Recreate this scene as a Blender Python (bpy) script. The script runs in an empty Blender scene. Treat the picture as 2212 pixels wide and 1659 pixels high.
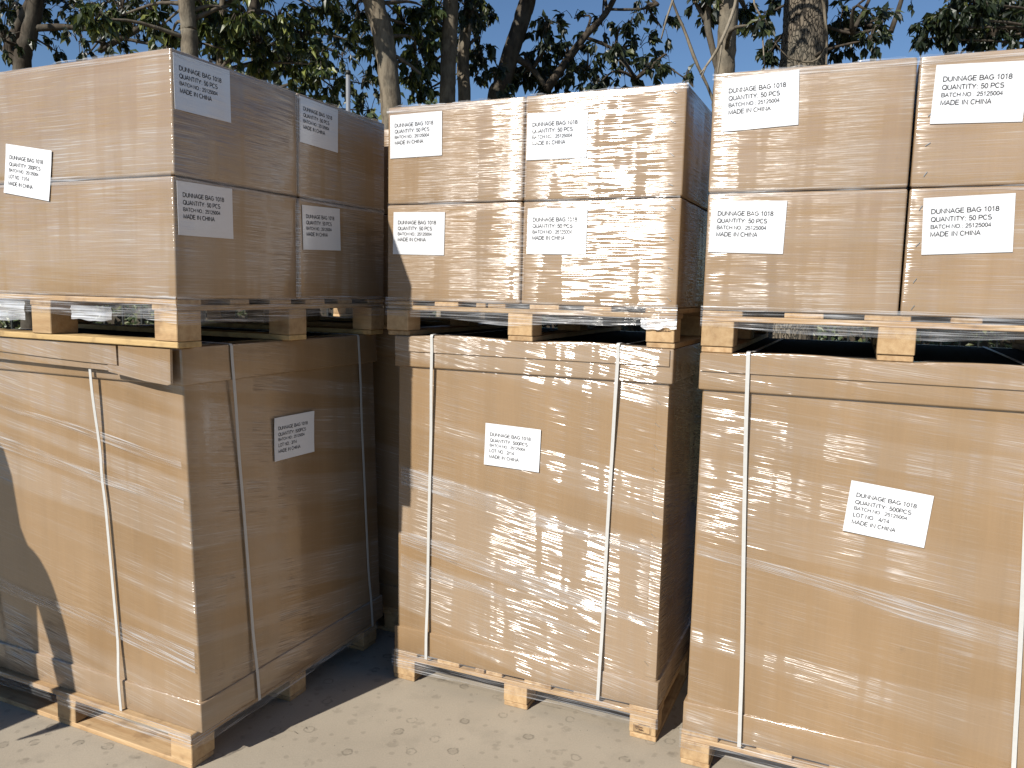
import bpy, bmesh, math, random
import numpy as np
from mathutils import Vector, Matrix, Quaternion

random.seed(7)
RNG = np.random.default_rng(11)
SC = bpy.context.scene
COL = SC.collection
R = math.radians

# ------------------------------------------------------------------ camera
CAM_H, F_PX, PITCH, ROLL = 1.549, 1715.4, R(6.741), R(1.259)     # focal length in units of a 2212 px wide frame
fw = Vector((0, math.cos(PITCH), -math.sin(PITCH)))
up0 = Vector((0, math.sin(PITCH), math.cos(PITCH)))
rt0 = Vector((1, 0, 0))
rt = rt0*math.cos(ROLL) + up0*math.sin(ROLL)
up = up0*math.cos(ROLL) - rt0*math.sin(ROLL)
cam_d = bpy.data.cameras.new('camera')
cam_d.sensor_width = 36.0
cam_d.lens = 36.0*F_PX/2212.0
cam_d.clip_start = 0.05
cam_d.clip_end = 2000
cam = bpy.data.objects.new('camera', cam_d)
COL.objects.link(cam)
m = Matrix.Identity(4)
for i, v in enumerate((rt, up, -fw)):
    for j in range(3):
        m[j][i] = v[j]
m.translation = (0, 0, CAM_H)
cam.matrix_world = m
SC.camera = cam

# ------------------------------------------------------------------ sky, sun, exposure
SUN_AZ, SUN_EL = R(47.7), R(36.0)          # heading of the light on the ground, height of the sun
light_dir = Vector((math.cos(SUN_AZ)*math.cos(SUN_EL), math.sin(SUN_AZ)*math.cos(SUN_EL), -math.sin(SUN_EL)))
world = bpy.data.worlds.new('World')
SC.world = world
world.use_nodes = True
wn = world.node_tree.nodes
wl = world.node_tree.links
bg = wn['Background']
sky = wn.new('ShaderNodeTexSky')
sky.sky_type = 'NISHITA'
sky.sun_disc = False
sky.sun_elevation = SUN_EL
sky.sun_rotation = math.atan2(-light_dir.x, -light_dir.y)
sky.altitude = 100
sky.air_density = 1.0
sky.dust_density = 0.1
sky.ozone_density = 6.0
wl.new(sky.outputs[0], bg.inputs[0])
bg.inputs[1].default_value = 0.064
sun_d = bpy.data.lights.new('sun', 'SUN')
sun_d.energy = 4.8
sun_d.angle = R(0.55)
sun_d.color = (1.0, 0.95, 0.87)
sun = bpy.data.objects.new('sun', sun_d)
COL.objects.link(sun)
sun.rotation_euler = light_dir.to_track_quat('-Z', 'Y').to_euler()
sun.location = (-6, -7, 8)
SC.view_settings.view_transform = 'Standard'
SC.view_settings.look = 'None'
SC.view_settings.exposure = 0.6
SC.view_settings.gamma = 1.0
SC.view_settings.use_curve_mapping = False
SC.render.engine = 'CYCLES'
SC.cycles.max_bounces = 8
SC.cycles.diffuse_bounces = 4
SC.cycles.transparent_max_bounces = 24
SC.cycles.sample_clamp_indirect = 6.0
SC.cycles.use_denoising = True

GRID_YAW = R(-23.9)      # the pallets stand in a row at this angle


def at(u, v, Y):
    """a point at forward distance Y seen at (u, v) of a 2212 x 1659 frame"""
    d = fw + rt*((u-1106)/F_PX) - up*((v-829.5)/F_PX)
    d = d/d.y
    return Vector((0, 0, CAM_H)) + d*Y


# ------------------------------------------------------------------ helpers
def tag(o, label=None, cat=None, group=None, kind=None):
    if label:
        o['label'] = label
    if cat:
        o['category'] = cat
    if group:
        o['group'] = group
    if kind:
        o['kind'] = kind
    return o


def link(o, parent=None):
    COL.objects.link(o)
    if parent is not None:
        o.parent = parent
    return o


def empty(name, loc=(0, 0, 0), rz=0.0):
    o = bpy.data.objects.new(name, None)
    o.empty_display_size = 0.1
    o.location = loc
    o.rotation_euler = (0, 0, rz)
    return link(o)


def mesh_obj(name, verts, faces, mat, parent=None, smooth=False):
    me = bpy.data.meshes.new(name)
    me.from_pydata([tuple(v) for v in verts], [], faces)
    me.validate()
    if mat:
        me.materials.append(mat)
    if smooth:
        me.polygons.foreach_set('use_smooth', [True]*len(me.polygons))
    return link(bpy.data.objects.new(name, me), parent)


_box_cache = {}


def box_mesh(key, sx, sy, sz, bevel=0.002, mat=None, segs=1, cuts=0, bulge=0.0, origin='corner'):
    """a bevelled box; origin at its low corner or its centre"""
    k = (key, round(sx, 4), round(sy, 4), round(sz, 4), bevel, segs, cuts, bulge, origin, mat.name if mat else '')
    if k in _box_cache:
        return _box_cache[k]
    bm = bmesh.new()
    bmesh.ops.create_cube(bm, size=1.0)
    bmesh.ops.scale(bm, vec=(sx, sy, sz), verts=bm.verts)
    if bevel > 0:
        bmesh.ops.bevel(bm, geom=list(bm.edges), offset=bevel, segments=segs, profile=0.5, affect='EDGES')
    if cuts:
        es = [e for e in bm.edges if e.calc_length() > 0.15]
        bmesh.ops.subdivide_edges(bm, edges=es, cuts=cuts, use_grid_fill=True)
        for v in bm.verts:
            x, y, z = v.co.x/(sx/2), v.co.y/(sy/2), v.co.z/(sz/2)
            g = lambda a, b: max(0.0, 1-a*a)*max(0.0, 1-b*b)
            n = 0.5+0.5*math.sin(v.co.x*9+3.1*v.co.z+sx*50)*math.sin(v.co.z*7+v.co.y*5)
            if abs(y) > 0.985:
                v.co.y += math.copysign(bulge*g(x, z)*n, y)
            elif abs(x) > 0.985:
                v.co.x += math.copysign(bulge*g(y, z)*n, x)
    if origin == 'corner':
        bmesh.ops.translate(bm, vec=(sx/2, sy/2, sz/2), verts=bm.verts)
    me = bpy.data.meshes.new(key)
    bm.to_mesh(me)
    bm.free()
    if mat:
        me.materials.append(mat)
    if segs > 1 or cuts:
        me.polygons.foreach_set('use_smooth', [True]*len(me.polygons))
        try:
            me.set_sharp_from_angle(angle=R(50))
        except Exception:
            pass
    _box_cache[k] = me
    return me


def put(name, me, parent=None, loc=(0, 0, 0), rot=(0, 0, 0)):
    o = bpy.data.objects.new(name, me)
    o.location = loc
    o.rotation_euler = rot
    return link(o, parent)


# ------------------------------------------------------------------ materials
def nt(mat):
    mat.use_nodes = True
    t = mat.node_tree
    t.nodes.clear()
    return t


class NB:
    """a few shortcuts for building node trees"""
    def __init__(self, name):
        self.mat = bpy.data.materials.new(name)
        self.t = nt(self.mat)
        self.out = self.n('ShaderNodeOutputMaterial')

    def n(self, typ, **kw):
        x = self.t.nodes.new(typ)
        for k, v in kw.items():
            setattr(x, k, v)
        return x

    def l(self, a, b):
        self.t.links.new(a, b)

    def val(self, inp, v):
        if hasattr(v, 'is_output') or isinstance(v, bpy.types.NodeSocket):
            self.l(v, inp)
        else:
            inp.default_value = v

    def math(self, op, a, b=None, c=None, clamp=False):
        x = self.n('ShaderNodeMath', operation=op)
        x.use_clamp = clamp
        self.val(x.inputs[0], a)
        if b is not None:
            self.val(x.inputs[1], b)
        if c is not None:
            self.val(x.inputs[2], c)
        return x.outputs[0]

    def vmath(self, op, a, b=None, scale=None):
        x = self.n('ShaderNodeVectorMath', operation=op)
        self.val(x.inputs[0], a)
        if b is not None:
            self.val(x.inputs[1], b)
        if scale is not None:
            self.val(x.inputs['Scale'], scale)
        return x.outputs['Value'] if op in ('DOT_PRODUCT', 'LENGTH') else x.outputs[0]

    def xyz(self, x, y, z=0.0):
        c = self.n('ShaderNodeCombineXYZ')
        for i, v in enumerate((x, y, z)):
            self.val(c.inputs[i], v)
        return c.outputs[0]

    def noise(self, vec, scale=1.0, detail=2.0, rough=0.5, dims='3D', color=False):
        x = self.n('ShaderNodeTexNoise', noise_dimensions=dims)
        self.l(vec, x.inputs['Vector'])
        x.inputs['Scale'].default_value = scale
        x.inputs['Detail'].default_value = detail
        x.inputs['Roughness'].default_value = rough
        return x.outputs['Color' if color else 0]

    def vor(self, vec, scale=1.0, feature='F1', out=0, rnd=1.0, flat=False):
        x = self.n('ShaderNodeTexVoronoi', feature=feature, voronoi_dimensions='2D' if flat else '3D')
        self.l(vec, x.inputs['Vector'])
        x.inputs['Scale'].default_value = scale
        x.inputs['Randomness'].default_value = rnd
        return x.outputs[out]

    def ramp(self, f, lo, hi, a=0.0, b=1.0):
        x = self.n('ShaderNodeMapRange')
        x.interpolation_type = 'SMOOTHSTEP'
        self.l(f, x.inputs[0])
        for i, v in enumerate((lo, hi, a, b)):
            self.val(x.inputs[i+1], v)
        return x.outputs[0]

    def mix(self, f, a, b, blend='MIX'):
        x = self.n('ShaderNodeMix', data_type='RGBA', blend_type=blend)
        self.val(x.inputs[0], f)
        for i, v in ((6, a), (7, b)):
            if isinstance(v, tuple):
                v = tuple(v) + ((1.0,) if len(v) == 3 else ())
            self.val(x.inputs[i], v)
        return x.outputs[2]

    def bsdf(self, **kw):
        p = self.n('ShaderNodeBsdfPrincipled')
        for k, v in kw.items():
            k = k.replace('_', ' ')
            if isinstance(v, tuple) and len(v) == 3 and 'Color' in k:
                v = v + (1.0,)
            self.val(p.inputs[k], v)
        return p

    def done(self, shader):
        self.l(shader.outputs[0], self.out.inputs[0])
        return self.mat


def film_coords(b):
    """along-the-wrap coordinate u and height z, in the pallets' common directions"""
    g = b.n('ShaderNodeNewGeometry')
    r = b.n('ShaderNodeVectorRotate', rotation_type='Z_AXIS')
    b.l(g.outputs['Position'], r.inputs['Vector'])
    r.inputs['Angle'].default_value = -GRID_YAW
    s = b.n('ShaderNodeSeparateXYZ')
    b.l(r.outputs[0], s.inputs[0])
    u = b.math('ADD', s.outputs[0], s.outputs[1])
    return g, u, s.outputs[2]


def film_fields(b, slant=0.0, seed=0.0, freq=230.0, streak=0.9, banded=0.0, cover=0.35, bias=0.0):
    """wrinkle normal, wrinkle strength, and how milky the stretched film lies at each place"""
    g, u, z = film_coords(b)
    zs = b.math('MULTIPLY_ADD', u, slant, z)
    wob = b.noise(b.xyz(b.math('MULTIPLY', u, 3.0), b.math('MULTIPLY', zs, 6.0), seed+3.3), 1.0, 1.0)
    zw = b.math('MULTIPLY_ADD', wob, 0.010, zs)
    s0 = b.noise(b.xyz(b.math('MULTIPLY', u, 7.0), b.math('MULTIPLY', zw, freq*2.3), seed+5), 1.0, 1.0)
    s1 = b.noise(b.xyz(b.math('MULTIPLY', u, 4.0), b.math('MULTIPLY', zw, freq), seed), 1.0, 2.0, 0.6)
    s2 = b.noise(b.xyz(b.math('MULTIPLY', u, 1.6), b.math('MULTIPLY', zw, freq*0.3), seed+9), 1.0, 1.0)
    # upright columns where the board under the film is flat and the film lies smooth
    c1 = b.noise(b.xyz(b.math('MULTIPLY', u, 11.0), b.math('MULTIPLY', z, 1.1), seed+17), 1.0, 2.0, 0.55)
    col = b.ramp(c1, 0.40, 0.52)
    c2 = b.noise(b.xyz(b.math('MULTIPLY', u, 3.2), b.math('MULTIPLY', zs, 4.0), seed+29), 1.0, 2.0)
    patch = b.ramp(c2, 0.36, 0.60)
    wr = b.math('MULTIPLY', b.math('MULTIPLY_ADD', col, 0.85-0.4*cover, 0.15+0.4*cover), b.math('MULTIPLY_ADD', patch, 1.0-cover, cover))
    # overlapping turns of film: wide bands, a little milkier
    bd = b.noise(b.xyz(b.math('MULTIPLY', u, 0.35), b.math('MULTIPLY', zw, 7.0), seed+53), 1.0, 1.5, 0.5)
    band = b.ramp(bd, 0.47, 0.53)
    wr = b.math('MULTIPLY', wr, b.math('MULTIPLY_ADD', band, banded, 1.0-banded))
    slope = b.math('ADD', b.math('MULTIPLY', b.math('SUBTRACT', s1, 0.5), 0.9*streak),
                   b.math('MULTIPLY', b.math('SUBTRACT', s2, 0.5), 0.35*streak))
    slope = b.math('ADD', slope, b.math('MULTIPLY', b.math('SUBTRACT', s0, 0.5), 4.4*streak))
    slope = b.math('MULTIPLY', slope, wr)
    # the wall under the film is not flat: upright waves turn it a little to either side
    j = b.noise(b.xyz(b.math('MULTIPLY', u, 15.0), b.math('MULTIPLY', z, 2.6), seed+41), 1.0, 2.0)
    j2 = b.noise(b.xyz(b.math('MULTIPLY', u, 70.0), b.math('MULTIPLY', zw, 160.0), seed+47), 1.0, 1.0)
    jit = b.math('ADD', b.math('MULTIPLY', b.math('SUBTRACT', j, 0.5), 0.10), b.math('MULTIPLY_ADD', j2, 0.06, bias-0.03))
    N = g.outputs['Normal']
    Z = b.xyz(0, 0, 1)
    T = b.vmath('CROSS_PRODUCT', Z, N)
    n1 = b.vmath('ADD', N, b.vmath('SCALE', Z, scale=slope))
    n2 = b.vmath('ADD', n1, b.vmath('SCALE', T, scale=jit))
    nn = b.vmath('NORMALIZE', n2)
    line = b.math('MULTIPLY', b.ramp(s1, 0.54, 0.66), wr)
    return dict(g=g, u=u, z=z, zs=zs, s1=s1, col=col, patch=patch, wr=wr, normal=nn, line=line, band=band)


def card_color(b, F, base, seed):
    n1 = b.noise(b.xyz(b.math('MULTIPLY', F['u'], 3.0), b.math('MULTIPLY', F['z'], 2.2), seed), 1.0, 4.0, 0.6)
    flute = b.noise(b.xyz(b.math('MULTIPLY', F['u'], 120.0), b.math('MULTIPLY', F['z'], 5.0), seed+2), 1.0, 1.0)
    fib = b.noise(b.xyz(b.math('MULTIPLY', F['u'], 300.0), b.math('MULTIPLY', F['z'], 300.0), seed+5), 1.0, 2.0)
    k = b.math('ADD', b.math('MULTIPLY_ADD', n1, 0.34, 0.74), b.math('MULTIPLY_ADD', flute, 0.10, -0.05))
    k = b.math('ADD', k, b.math('MULTIPLY_ADD', fib, 0.12, -0.06))
    cols = b.noise(b.xyz(b.math('MULTIPLY', F['u'], 9.0), b.math('MULTIPLY', F['z'], 0.35), seed+11), 1.0, 2.0, 0.6)
    k = b.math('ADD', k, b.math('MULTIPLY_ADD', cols, 0.30, -0.15))
    scuff = b.noise(b.xyz(b.math('MULTIPLY', F['u'], 14.0), b.math('MULTIPLY', F['z'], 22.0), seed+31), 1.0, 5.0, 0.7)
    k = b.math('MULTIPLY', k, b.ramp(scuff, 0.62, 0.78, 1.0, 0.80))
    c = b.n('ShaderNodeMix', data_type='RGBA', blend_type='MULTIPLY')
    c.inputs[0].default_value = 1.0
    c.inputs[6].default_value = base + (1,)
    b.l(b.xyz(k, k, k), c.inputs[7])
    return c.outputs[2]


CARD = (0.262, 0.165, 0.080)


def mat_wrapped(name, base, slant=0.0, seed=0.0, milk=0.10, line=0.28, bandmilk=0.14, streak=0.9, freq=230.0, paper=False, banded=0.0, cover=0.35, bias=0.0):
    b = NB(name)
    F = film_fields(b, slant, seed, freq, streak, banded, cover, bias)
    if paper:
        c = b.mix(0.0, base, base)
    else:
        c = card_color(b, F, base, seed+70)
    milkf = b.math('ADD', b.math('MULTIPLY_ADD', F['wr'], milk, 0.01), b.math('MULTIPLY', F['line'], line))
    milkf = b.math('ADD', milkf, b.math('MULTIPLY', F['band'], bandmilk), clamp=True)
    c = b.mix(milkf, c, (0.44, 0.415, 0.385))
    p = b.bsdf(Base_Color=c, Roughness=0.75, Specular_IOR_Level=0.25, Coat_Weight=1.0, Coat_IOR=1.9,
               Coat_Roughness=b.math('MULTIPLY_ADD', F['wr'], 0.06, 0.17))
    b.l(F['normal'], p.inputs['Coat Normal'])
    return b.done(p)


def mat_bare_card(name, base, seed=0.0):
    b = NB(name)
    g, u, z = film_coords(b)
    c = card_color(b, dict(u=u, z=z), base, seed)
    return b.done(b.bsdf(Base_Color=c, Roughness=0.85, Specular_IOR_Level=0.2))


def mat_film(name, amount=0.30, seed=0.0, slant=0.0, freq=200.0, lines=0.55):
    """loose stretch film: clear, with milky drawn-out creases that catch the light"""
    b = NB(name)
    F = film_fields(b, slant, seed, freq, 1.0)
    f = b.math('ADD', b.math('MULTIPLY', b.ramp(F['s1'], 0.46, 0.66), lines), amount, clamp=True)
    f = b.math('MULTIPLY', f, b.math('MULTIPLY_ADD', F['patch'], 0.6, 0.4))
    p = b.bsdf(Base_Color=(0.62, 0.63, 0.65), Roughness=0.25, Specular_IOR_Level=0.8, Coat_Weight=1.0, Coat_Roughness=0.12)
    b.l(F['normal'], p.inputs['Coat Normal'])
    b.l(F['normal'], p.inputs['Normal'])
    tr = b.n('ShaderNodeBsdfTransparent')
    mx = b.n('ShaderNodeMixShader')
    b.l(f, mx.inputs[0])
    b.l(tr.outputs[0], mx.inputs[1])
    b.l(p.outputs[0], mx.inputs[2])
    return b.done(mx)


def mat_wood(name, c1, c2, seed=0.0):
    """sawn softwood, grain along the piece's own x"""
    b = NB(name)
    tc = b.n('ShaderNodeTexCoord')
    oi = b.n('ShaderNodeObjectInfo')
    s = b.n('ShaderNodeSeparateXYZ')
    b.l(tc.outputs['Object'], s.inputs[0])
    rnd = b.math('MULTIPLY', oi.outputs['Random'], 37.0)
    v = b.xyz(b.math('MULTIPLY', s.outputs[0], 3.0), b.math('MULTIPLY_ADD', s.outputs[1], 45.0, rnd), b.math('MULTIPLY_ADD', s.outputs[2], 45.0, rnd))
    gr = b.noise(v, 1.0, 4.0, 0.6)
    v2 = b.xyz(b.math('MULTIPLY', s.outputs[0], 40.0), b.math('MULTIPLY_ADD', s.outputs[1], 420.0, rnd), b.math('MULTIPLY', s.outputs[2], 420.0))
    fine = b.noise(v2, 1.0, 2.0)
    c = b.mix(b.ramp(gr, 0.3, 0.7), c1, c2)
    dirt = b.noise(b.vmath('ADD', tc.outputs['Object'], b.xyz(rnd, seed, 0)), 14.0, 3.0, 0.6)
    c = b.mix(b.math('MULTIPLY', b.ramp(dirt, 0.48, 0.74), 0.55), c, (0.15, 0.09, 0.05))
    tone = b.math('MULTIPLY_ADD', oi.outputs['Random'], 0.35, 0.80)
    tone = b.math('MULTIPLY', tone, b.math('MULTIPLY_ADD', fine, 0.3, 0.85))
    c = b.mix(1.0, c, b.xyz(tone, b.math('MULTIPLY', tone, 0.98), b.math('MULTIPLY', tone, 0.95)), 'MULTIPLY')
    bp = b.n('ShaderNodeBump')
    bp.inputs['Strength'].default_value = 0.35
    bp.inputs['Distance'].default_value = 0.002
    b.l(fine, bp.inputs['Height'])
    p = b.bsdf(Base_Color=c, Roughness=0.8, Specular_IOR_Level=0.2)
    b.l(bp.outputs[0], p.inputs['Normal'])
    return b.done(p)


def mat_plain(name, col, rough=0.7, spec=0.3, metal=0.0, var=0.15, scale=30.0):
    b = NB(name)
    tc = b.n('ShaderNodeTexCoord')
    n = b.noise(tc.outputs['Object'], scale, 3.0, 0.6)
    k = b.math('MULTIPLY_ADD', n, 2*var, 1-var)
    c = b.mix(1.0, col, b.xyz(k, k, k), 'MULTIPLY')
    return b.done(b.bsdf(Base_Color=c, Roughness=rough, Specular_IOR_Level=spec, Metallic=metal))


def mat_bark(name, c1, c2, scale=1.0, plates=False, bump=0.5):
    b = NB(name)
    tc = b.n('ShaderNodeTexCoord')
    s = b.n('ShaderNodeSeparateXYZ')
    b.l(tc.outputs['Object'], s.inputs[0])
    v = b.xyz(b.math('MULTIPLY', s.outputs[0], 1.0), b.math('MULTIPLY', s.outputs[1], 1.0), b.math('MULTIPLY', s.outputs[2], 0.38))
    n1 = b.noise(v, 26.0*scale, 5.0, 0.65)
    h = n1
    if plates:
        w = b.vmath('ADD', v, b.vmath('SCALE', b.noise(v, 18.0, 2.0, color=True), scale=0.05))
        e = b.vor(w, 62.0*scale, 'DISTANCE_TO_EDGE', 0)
        h = b.math('ADD', b.ramp(e, 0.0, 0.16, 0.0, 0.8), b.math('MULTIPLY', n1, 0.5))
    n2 = b.noise(tc.outputs['Object'], 5.0, 3.0)
    c = b.mix(b.ramp(h, 0.30, 0.85 if plates else 0.68), c1, c2)
    c = b.mix(b.math('MULTIPLY', b.ramp(n2, 0.45, 0.7), 0.35), c, (0.13, 0.125, 0.10))
    bp = b.n('ShaderNodeBump')
    bp.inputs['Strength'].default_value = bump
    bp.inputs['Distance'].default_value = 0.012
    b.l(h, bp.inputs['Height'])
    p = b.bsdf(Base_Color=c, Roughness=0.9, Specular_IOR_Level=0.15)
    b.l(bp.outputs[0], p.inputs['Normal'])
    return b.done(p)


def mat_leaf(name, dark, light, young):
    """glossy evergreen leaf; each leaf has its own shade, held in the colour attribute"""
    b = NB(name)
    a = b.n('ShaderNodeVertexColor', layer_name='shade')
    s = b.n('ShaderNodeSeparateColor')
    b.l(a.outputs[0], s.inputs[0])
    c = b.mix(s.outputs[0], dark, light)
    c = b.mix(s.outputs[1], c, young)
    p = b.bsdf(Base_Color=c, Roughness=0.42, Specular_IOR_Level=0.45)
    tl = b.n('ShaderNodeBsdfTranslucent')
    b.l(b.mix(0.5, c, (0.16, 0.20, 0.03)), tl.inputs[0])
    mx = b.n('ShaderNodeMixShader')
    mx.inputs[0].default_value = 0.16
    b.l(p.outputs[0], mx.inputs[1])
    b.l(tl.outputs[0], mx.inputs[2])
    return b.done(mx)


def mat_concrete():
    b = NB('concrete')
    g = b.n('ShaderNodeNewGeometry')
    P = g.outputs['Position']
    big = b.noise(P, 0.9, 4.0, 0.6)
    mid = b.noise(P, 6.0, 5.0, 0.65)
    fine = b.noise(P, 160.0, 3.0, 0.7)
    c = b.mix(b.ramp(big, 0.3, 0.7), (0.285, 0.246, 0.190), (0.335, 0.290, 0.226))
    c = b.mix(b.math('MULTIPLY', b.ramp(mid, 0.48, 0.72), 0.35), c, (0.20, 0.176, 0.138))
    k = b.math('MULTIPLY_ADD', fine, 0.34, 0.83)
    c = b.mix(1.0, c, b.xyz(k, k, k), 'MULTIPLY')
    # dried prints of fallen leaves: small blots and rings
    warp = b.vmath('ADD', P, b.vmath('SCALE', b.noise(P, 30.0, 2.0, color=True), scale=0.022))
    d = b.vor(warp, 8.5, 'F1', 0, flat=True)
    cc = b.vor(warp, 8.5, 'F1', 1, flat=True)
    sc = b.n('ShaderNodeSeparateColor')
    b.l(cc, sc.inputs[0])
    blot = b.math('MULTIPLY', b.ramp(d, 0.12, 0.19, 1.0, 0.0), b.math('GREATER_THAN', sc.outputs[0], 0.45))
    ring = b.math('MULTIPLY', b.ramp(d, 0.10, 0.135, 0.0, 1.0), b.ramp(d, 0.15, 0.19, 1.0, 0.0))
    ring = b.math('MULTIPLY', ring, b.math('LESS_THAN', sc.outputs[1], 0.5))
    br = b.math('MULTIPLY', b.ramp(b.noise(P, 45.0, 3.0), 0.34, 0.52), 1.0)
    f = b.math('ADD', b.math('MULTIPLY', blot, 0.22), b.math('MULTIPLY', ring, 0.34))
    c = b.mix(b.math('MULTIPLY', f, br), c, (0.07, 0.06, 0.043))
    d2 = b.vor(warp, 17.0, 'F1', 0, flat=True)
    c2_ = b.vor(warp, 17.0, 'F1', 1, flat=True)
    sc2 = b.n('ShaderNodeSeparateColor')
    b.l(c2_, sc2.inputs[0])
    bl2 = b.math('MULTIPLY', b.ramp(d2, 0.10, 0.2, 1.0, 0.0), b.math('GREATER_THAN', sc2.outputs[0], 0.62))
    c = b.mix(b.math('MULTIPLY', bl2, 0.22), c, (0.085, 0.07, 0.052))
    bp = b.n('ShaderNodeBump')
    bp.inputs['Strength'].default_value = 0.25
    bp.inputs['Distance'].default_value = 0.003
    b.l(b.math('ADD', fine, mid), bp.inputs['Height'])
    p = b.bsdf(Base_Color=c, Roughness=0.85, Specular_IOR_Level=0.25)
    b.l(bp.outputs[0], p.inputs['Normal'])
    return b.done(p)


def mat_earth():
    b = NB('earth')
    g = b.n('ShaderNodeNewGeometry')
    n = b.noise(g.outputs['Position'], 3.0, 5.0, 0.65)
    c = b.mix(b.ramp(n, 0.35, 0.65), (0.06, 0.08, 0.03), (0.15, 0.12, 0.07))
    return b.done(b.bsdf(Base_Color=c, Roughness=0.95))


M = {
    'concrete': mat_concrete(), 'earth': mat_earth(),
    'wrapL': mat_wrapped('wrapped_card_left', CARD, 0.0, 1.0, milk=0.16, line=0.42, bandmilk=0.08),
    'wrapM': mat_wrapped('wrapped_card_middle', CARD, 0.0, 23.0, milk=0.06, line=0.30, bandmilk=0.04, cover=0.55, bias=0.026),
    'wrapR': mat_wrapped('wrapped_card_right', CARD, 0.0, 44.0, milk=0.10, line=0.35, bandmilk=0.06),
    'bulkL': mat_wrapped('bulk_card_left', CARD, 0.16, 61.0, milk=0.05, line=0.34, bandmilk=0.12, freq=170, banded=0.7),
    'bulkM': mat_wrapped('bulk_card_middle', CARD, 0.16, 83.0, milk=0.05, line=0.36, bandmilk=0.12, freq=170, banded=0.6, cover=0.5, bias=0.022),
    'bulkR': mat_wrapped('bulk_card_right', CARD, 0.10, 107.0, milk=0.06, line=0.36, bandmilk=0.07, freq=170, banded=0.6, bias=-0.03),
    'paperW': mat_wrapped('label_paper_under_film', (0.60, 0.61, 0.63), 0.0, 5.0, milk=0.05, line=0.06, bandmilk=0.03, streak=0.45, paper=True),
    'paper': mat_plain('label_paper', (0.62, 0.63, 0.65), 0.6, 0.3, var=0.03),
    'ink': mat_plain('printing_ink', (0.03, 0.03, 0.033), 0.6, 0.3, var=0.1),
    'stamp': mat_plain('stamp_ink', (0.09, 0.055, 0.04), 0.8, 0.1, var=0.5, scale=300),
    'film': mat_film('stretch_film', 0.07, 2.0, lines=0.42),
    'filmjoint': mat_film('stretch_film_over_joint', 0.03, 31.0, lines=0.30),
    'filmveil': mat_film('stretch_film_veil', 0.22, 35.0, lines=0.35),
    'film2': mat_film('stretch_film_slanting', 0.07, 12.0, 0.16, lines=0.38),
    'filmwhite': mat_film('stretch_film_folded', 0.55, 6.0),
    'strap': mat_plain('strap_plastic', (0.45, 0.445, 0.425), 0.4, 0.4, var=0.10, scale=60),
    'woodA': mat_wood('pine_board', (0.432, 0.310, 0.180), (0.317, 0.202, 0.104), 1),
    'woodB': mat_wood('pine_block', (0.446, 0.317, 0.180), (0.360, 0.238, 0.126), 2),
    'woodY': mat_wood('yellow_pine_board', (0.50, 0.36, 0.18), (0.42, 0.29, 0.13), 3),
    'staple': mat_plain('staple_wire', (0.55, 0.53, 0.50), 0.3, 0.5, 1.0, var=0.05),
    'bark': mat_bark('smooth_bark', (0.070, 0.057, 0.042), (0.189, 0.158, 0.115), 1.0),
    'barkG': mat_bark('plated_bark', (0.030, 0.025, 0.020), (0.142, 0.117, 0.087), 0.9, True, 0.9),
    'barkD': mat_bark('dark_bark', (0.025, 0.020, 0.015), (0.070, 0.056, 0.042), 1.0),
    'barkM': mat_bark('branch_bark', (0.05, 0.04, 0.03), (0.12, 0.10, 0.075), 1.0),
    'dead': mat_bark('pale_dead_wood', (0.170, 0.140, 0.100), (0.260, 0.225, 0.175), 2.0),
    'leaf': mat_leaf('camphor_leaf', (0.011, 0.021, 0.008), (0.043, 0.062, 0.017), (0.162, 0.180, 0.043)),
    'leafD': mat_leaf('dark_leaf', (0.006, 0.011, 0.006), (0.018, 0.028, 0.012), (0.06, 0.07, 0.02)),
    'grit': mat_plain('grit', (0.16, 0.14, 0.11), 0.9, 0.1, var=0.4, scale=200),
    'steel': mat_plain('galvanised_steel', (0.50, 0.51, 0.52), 0.4, 0.5, 0.8, var=0.08),
    'black': mat_plain('black_paint', (0.02, 0.022, 0.02), 0.5, 0.4),
    'shadesheet': mat_plain('black_shade_sheet', (0.008, 0.008, 0.008), 0.9, 0.05),  # near-black colour that imitates shade under the raised pallets
    'skin': mat_plain('skin', (0.45, 0.27, 0.18), 0.6, 0.3, var=0.05),
    'coat': mat_plain('dark_coat', (0.04, 0.045, 0.06), 0.85, 0.2),
    'jeans': mat_plain('dark_trousers', (0.03, 0.035, 0.05), 0.9, 0.2),
    'hair': mat_plain('black_hair', (0.012, 0.010, 0.010), 0.5, 0.4),
    'shoe': mat_plain('black_shoe', (0.02, 0.02, 0.02), 0.5, 0.4),
    'farleaf': mat_leaf('far_leaf', (0.03, 0.045, 0.02), (0.07, 0.09, 0.035), (0.12, 0.13, 0.05)),
}

# ------------------------------------------------------------------ the ground
o = mesh_obj('ground', [(-300, -300, -0.02), (300, -300, -0.02), (300, 300, -0.02), (-300, 300, -0.02)], [(0, 1, 2, 3)], M['earth'])
tag(o, kind='structure')
NX, NY = 40, 40
vs, fs = [], []
for j in range(NY+1):
    for i in range(NX+1):
        vs.append((-14+28*i/NX, -12+17.4*j/NY, 0.0))
for j in range(NY):
    for i in range(NX):
        a = j*(NX+1)+i
        fs.append((a, a+1, a+NX+2, a+NX+1))
yard = mesh_obj('concrete_yard', vs, fs, M['concrete'])
tag(yard, kind='structure')

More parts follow.
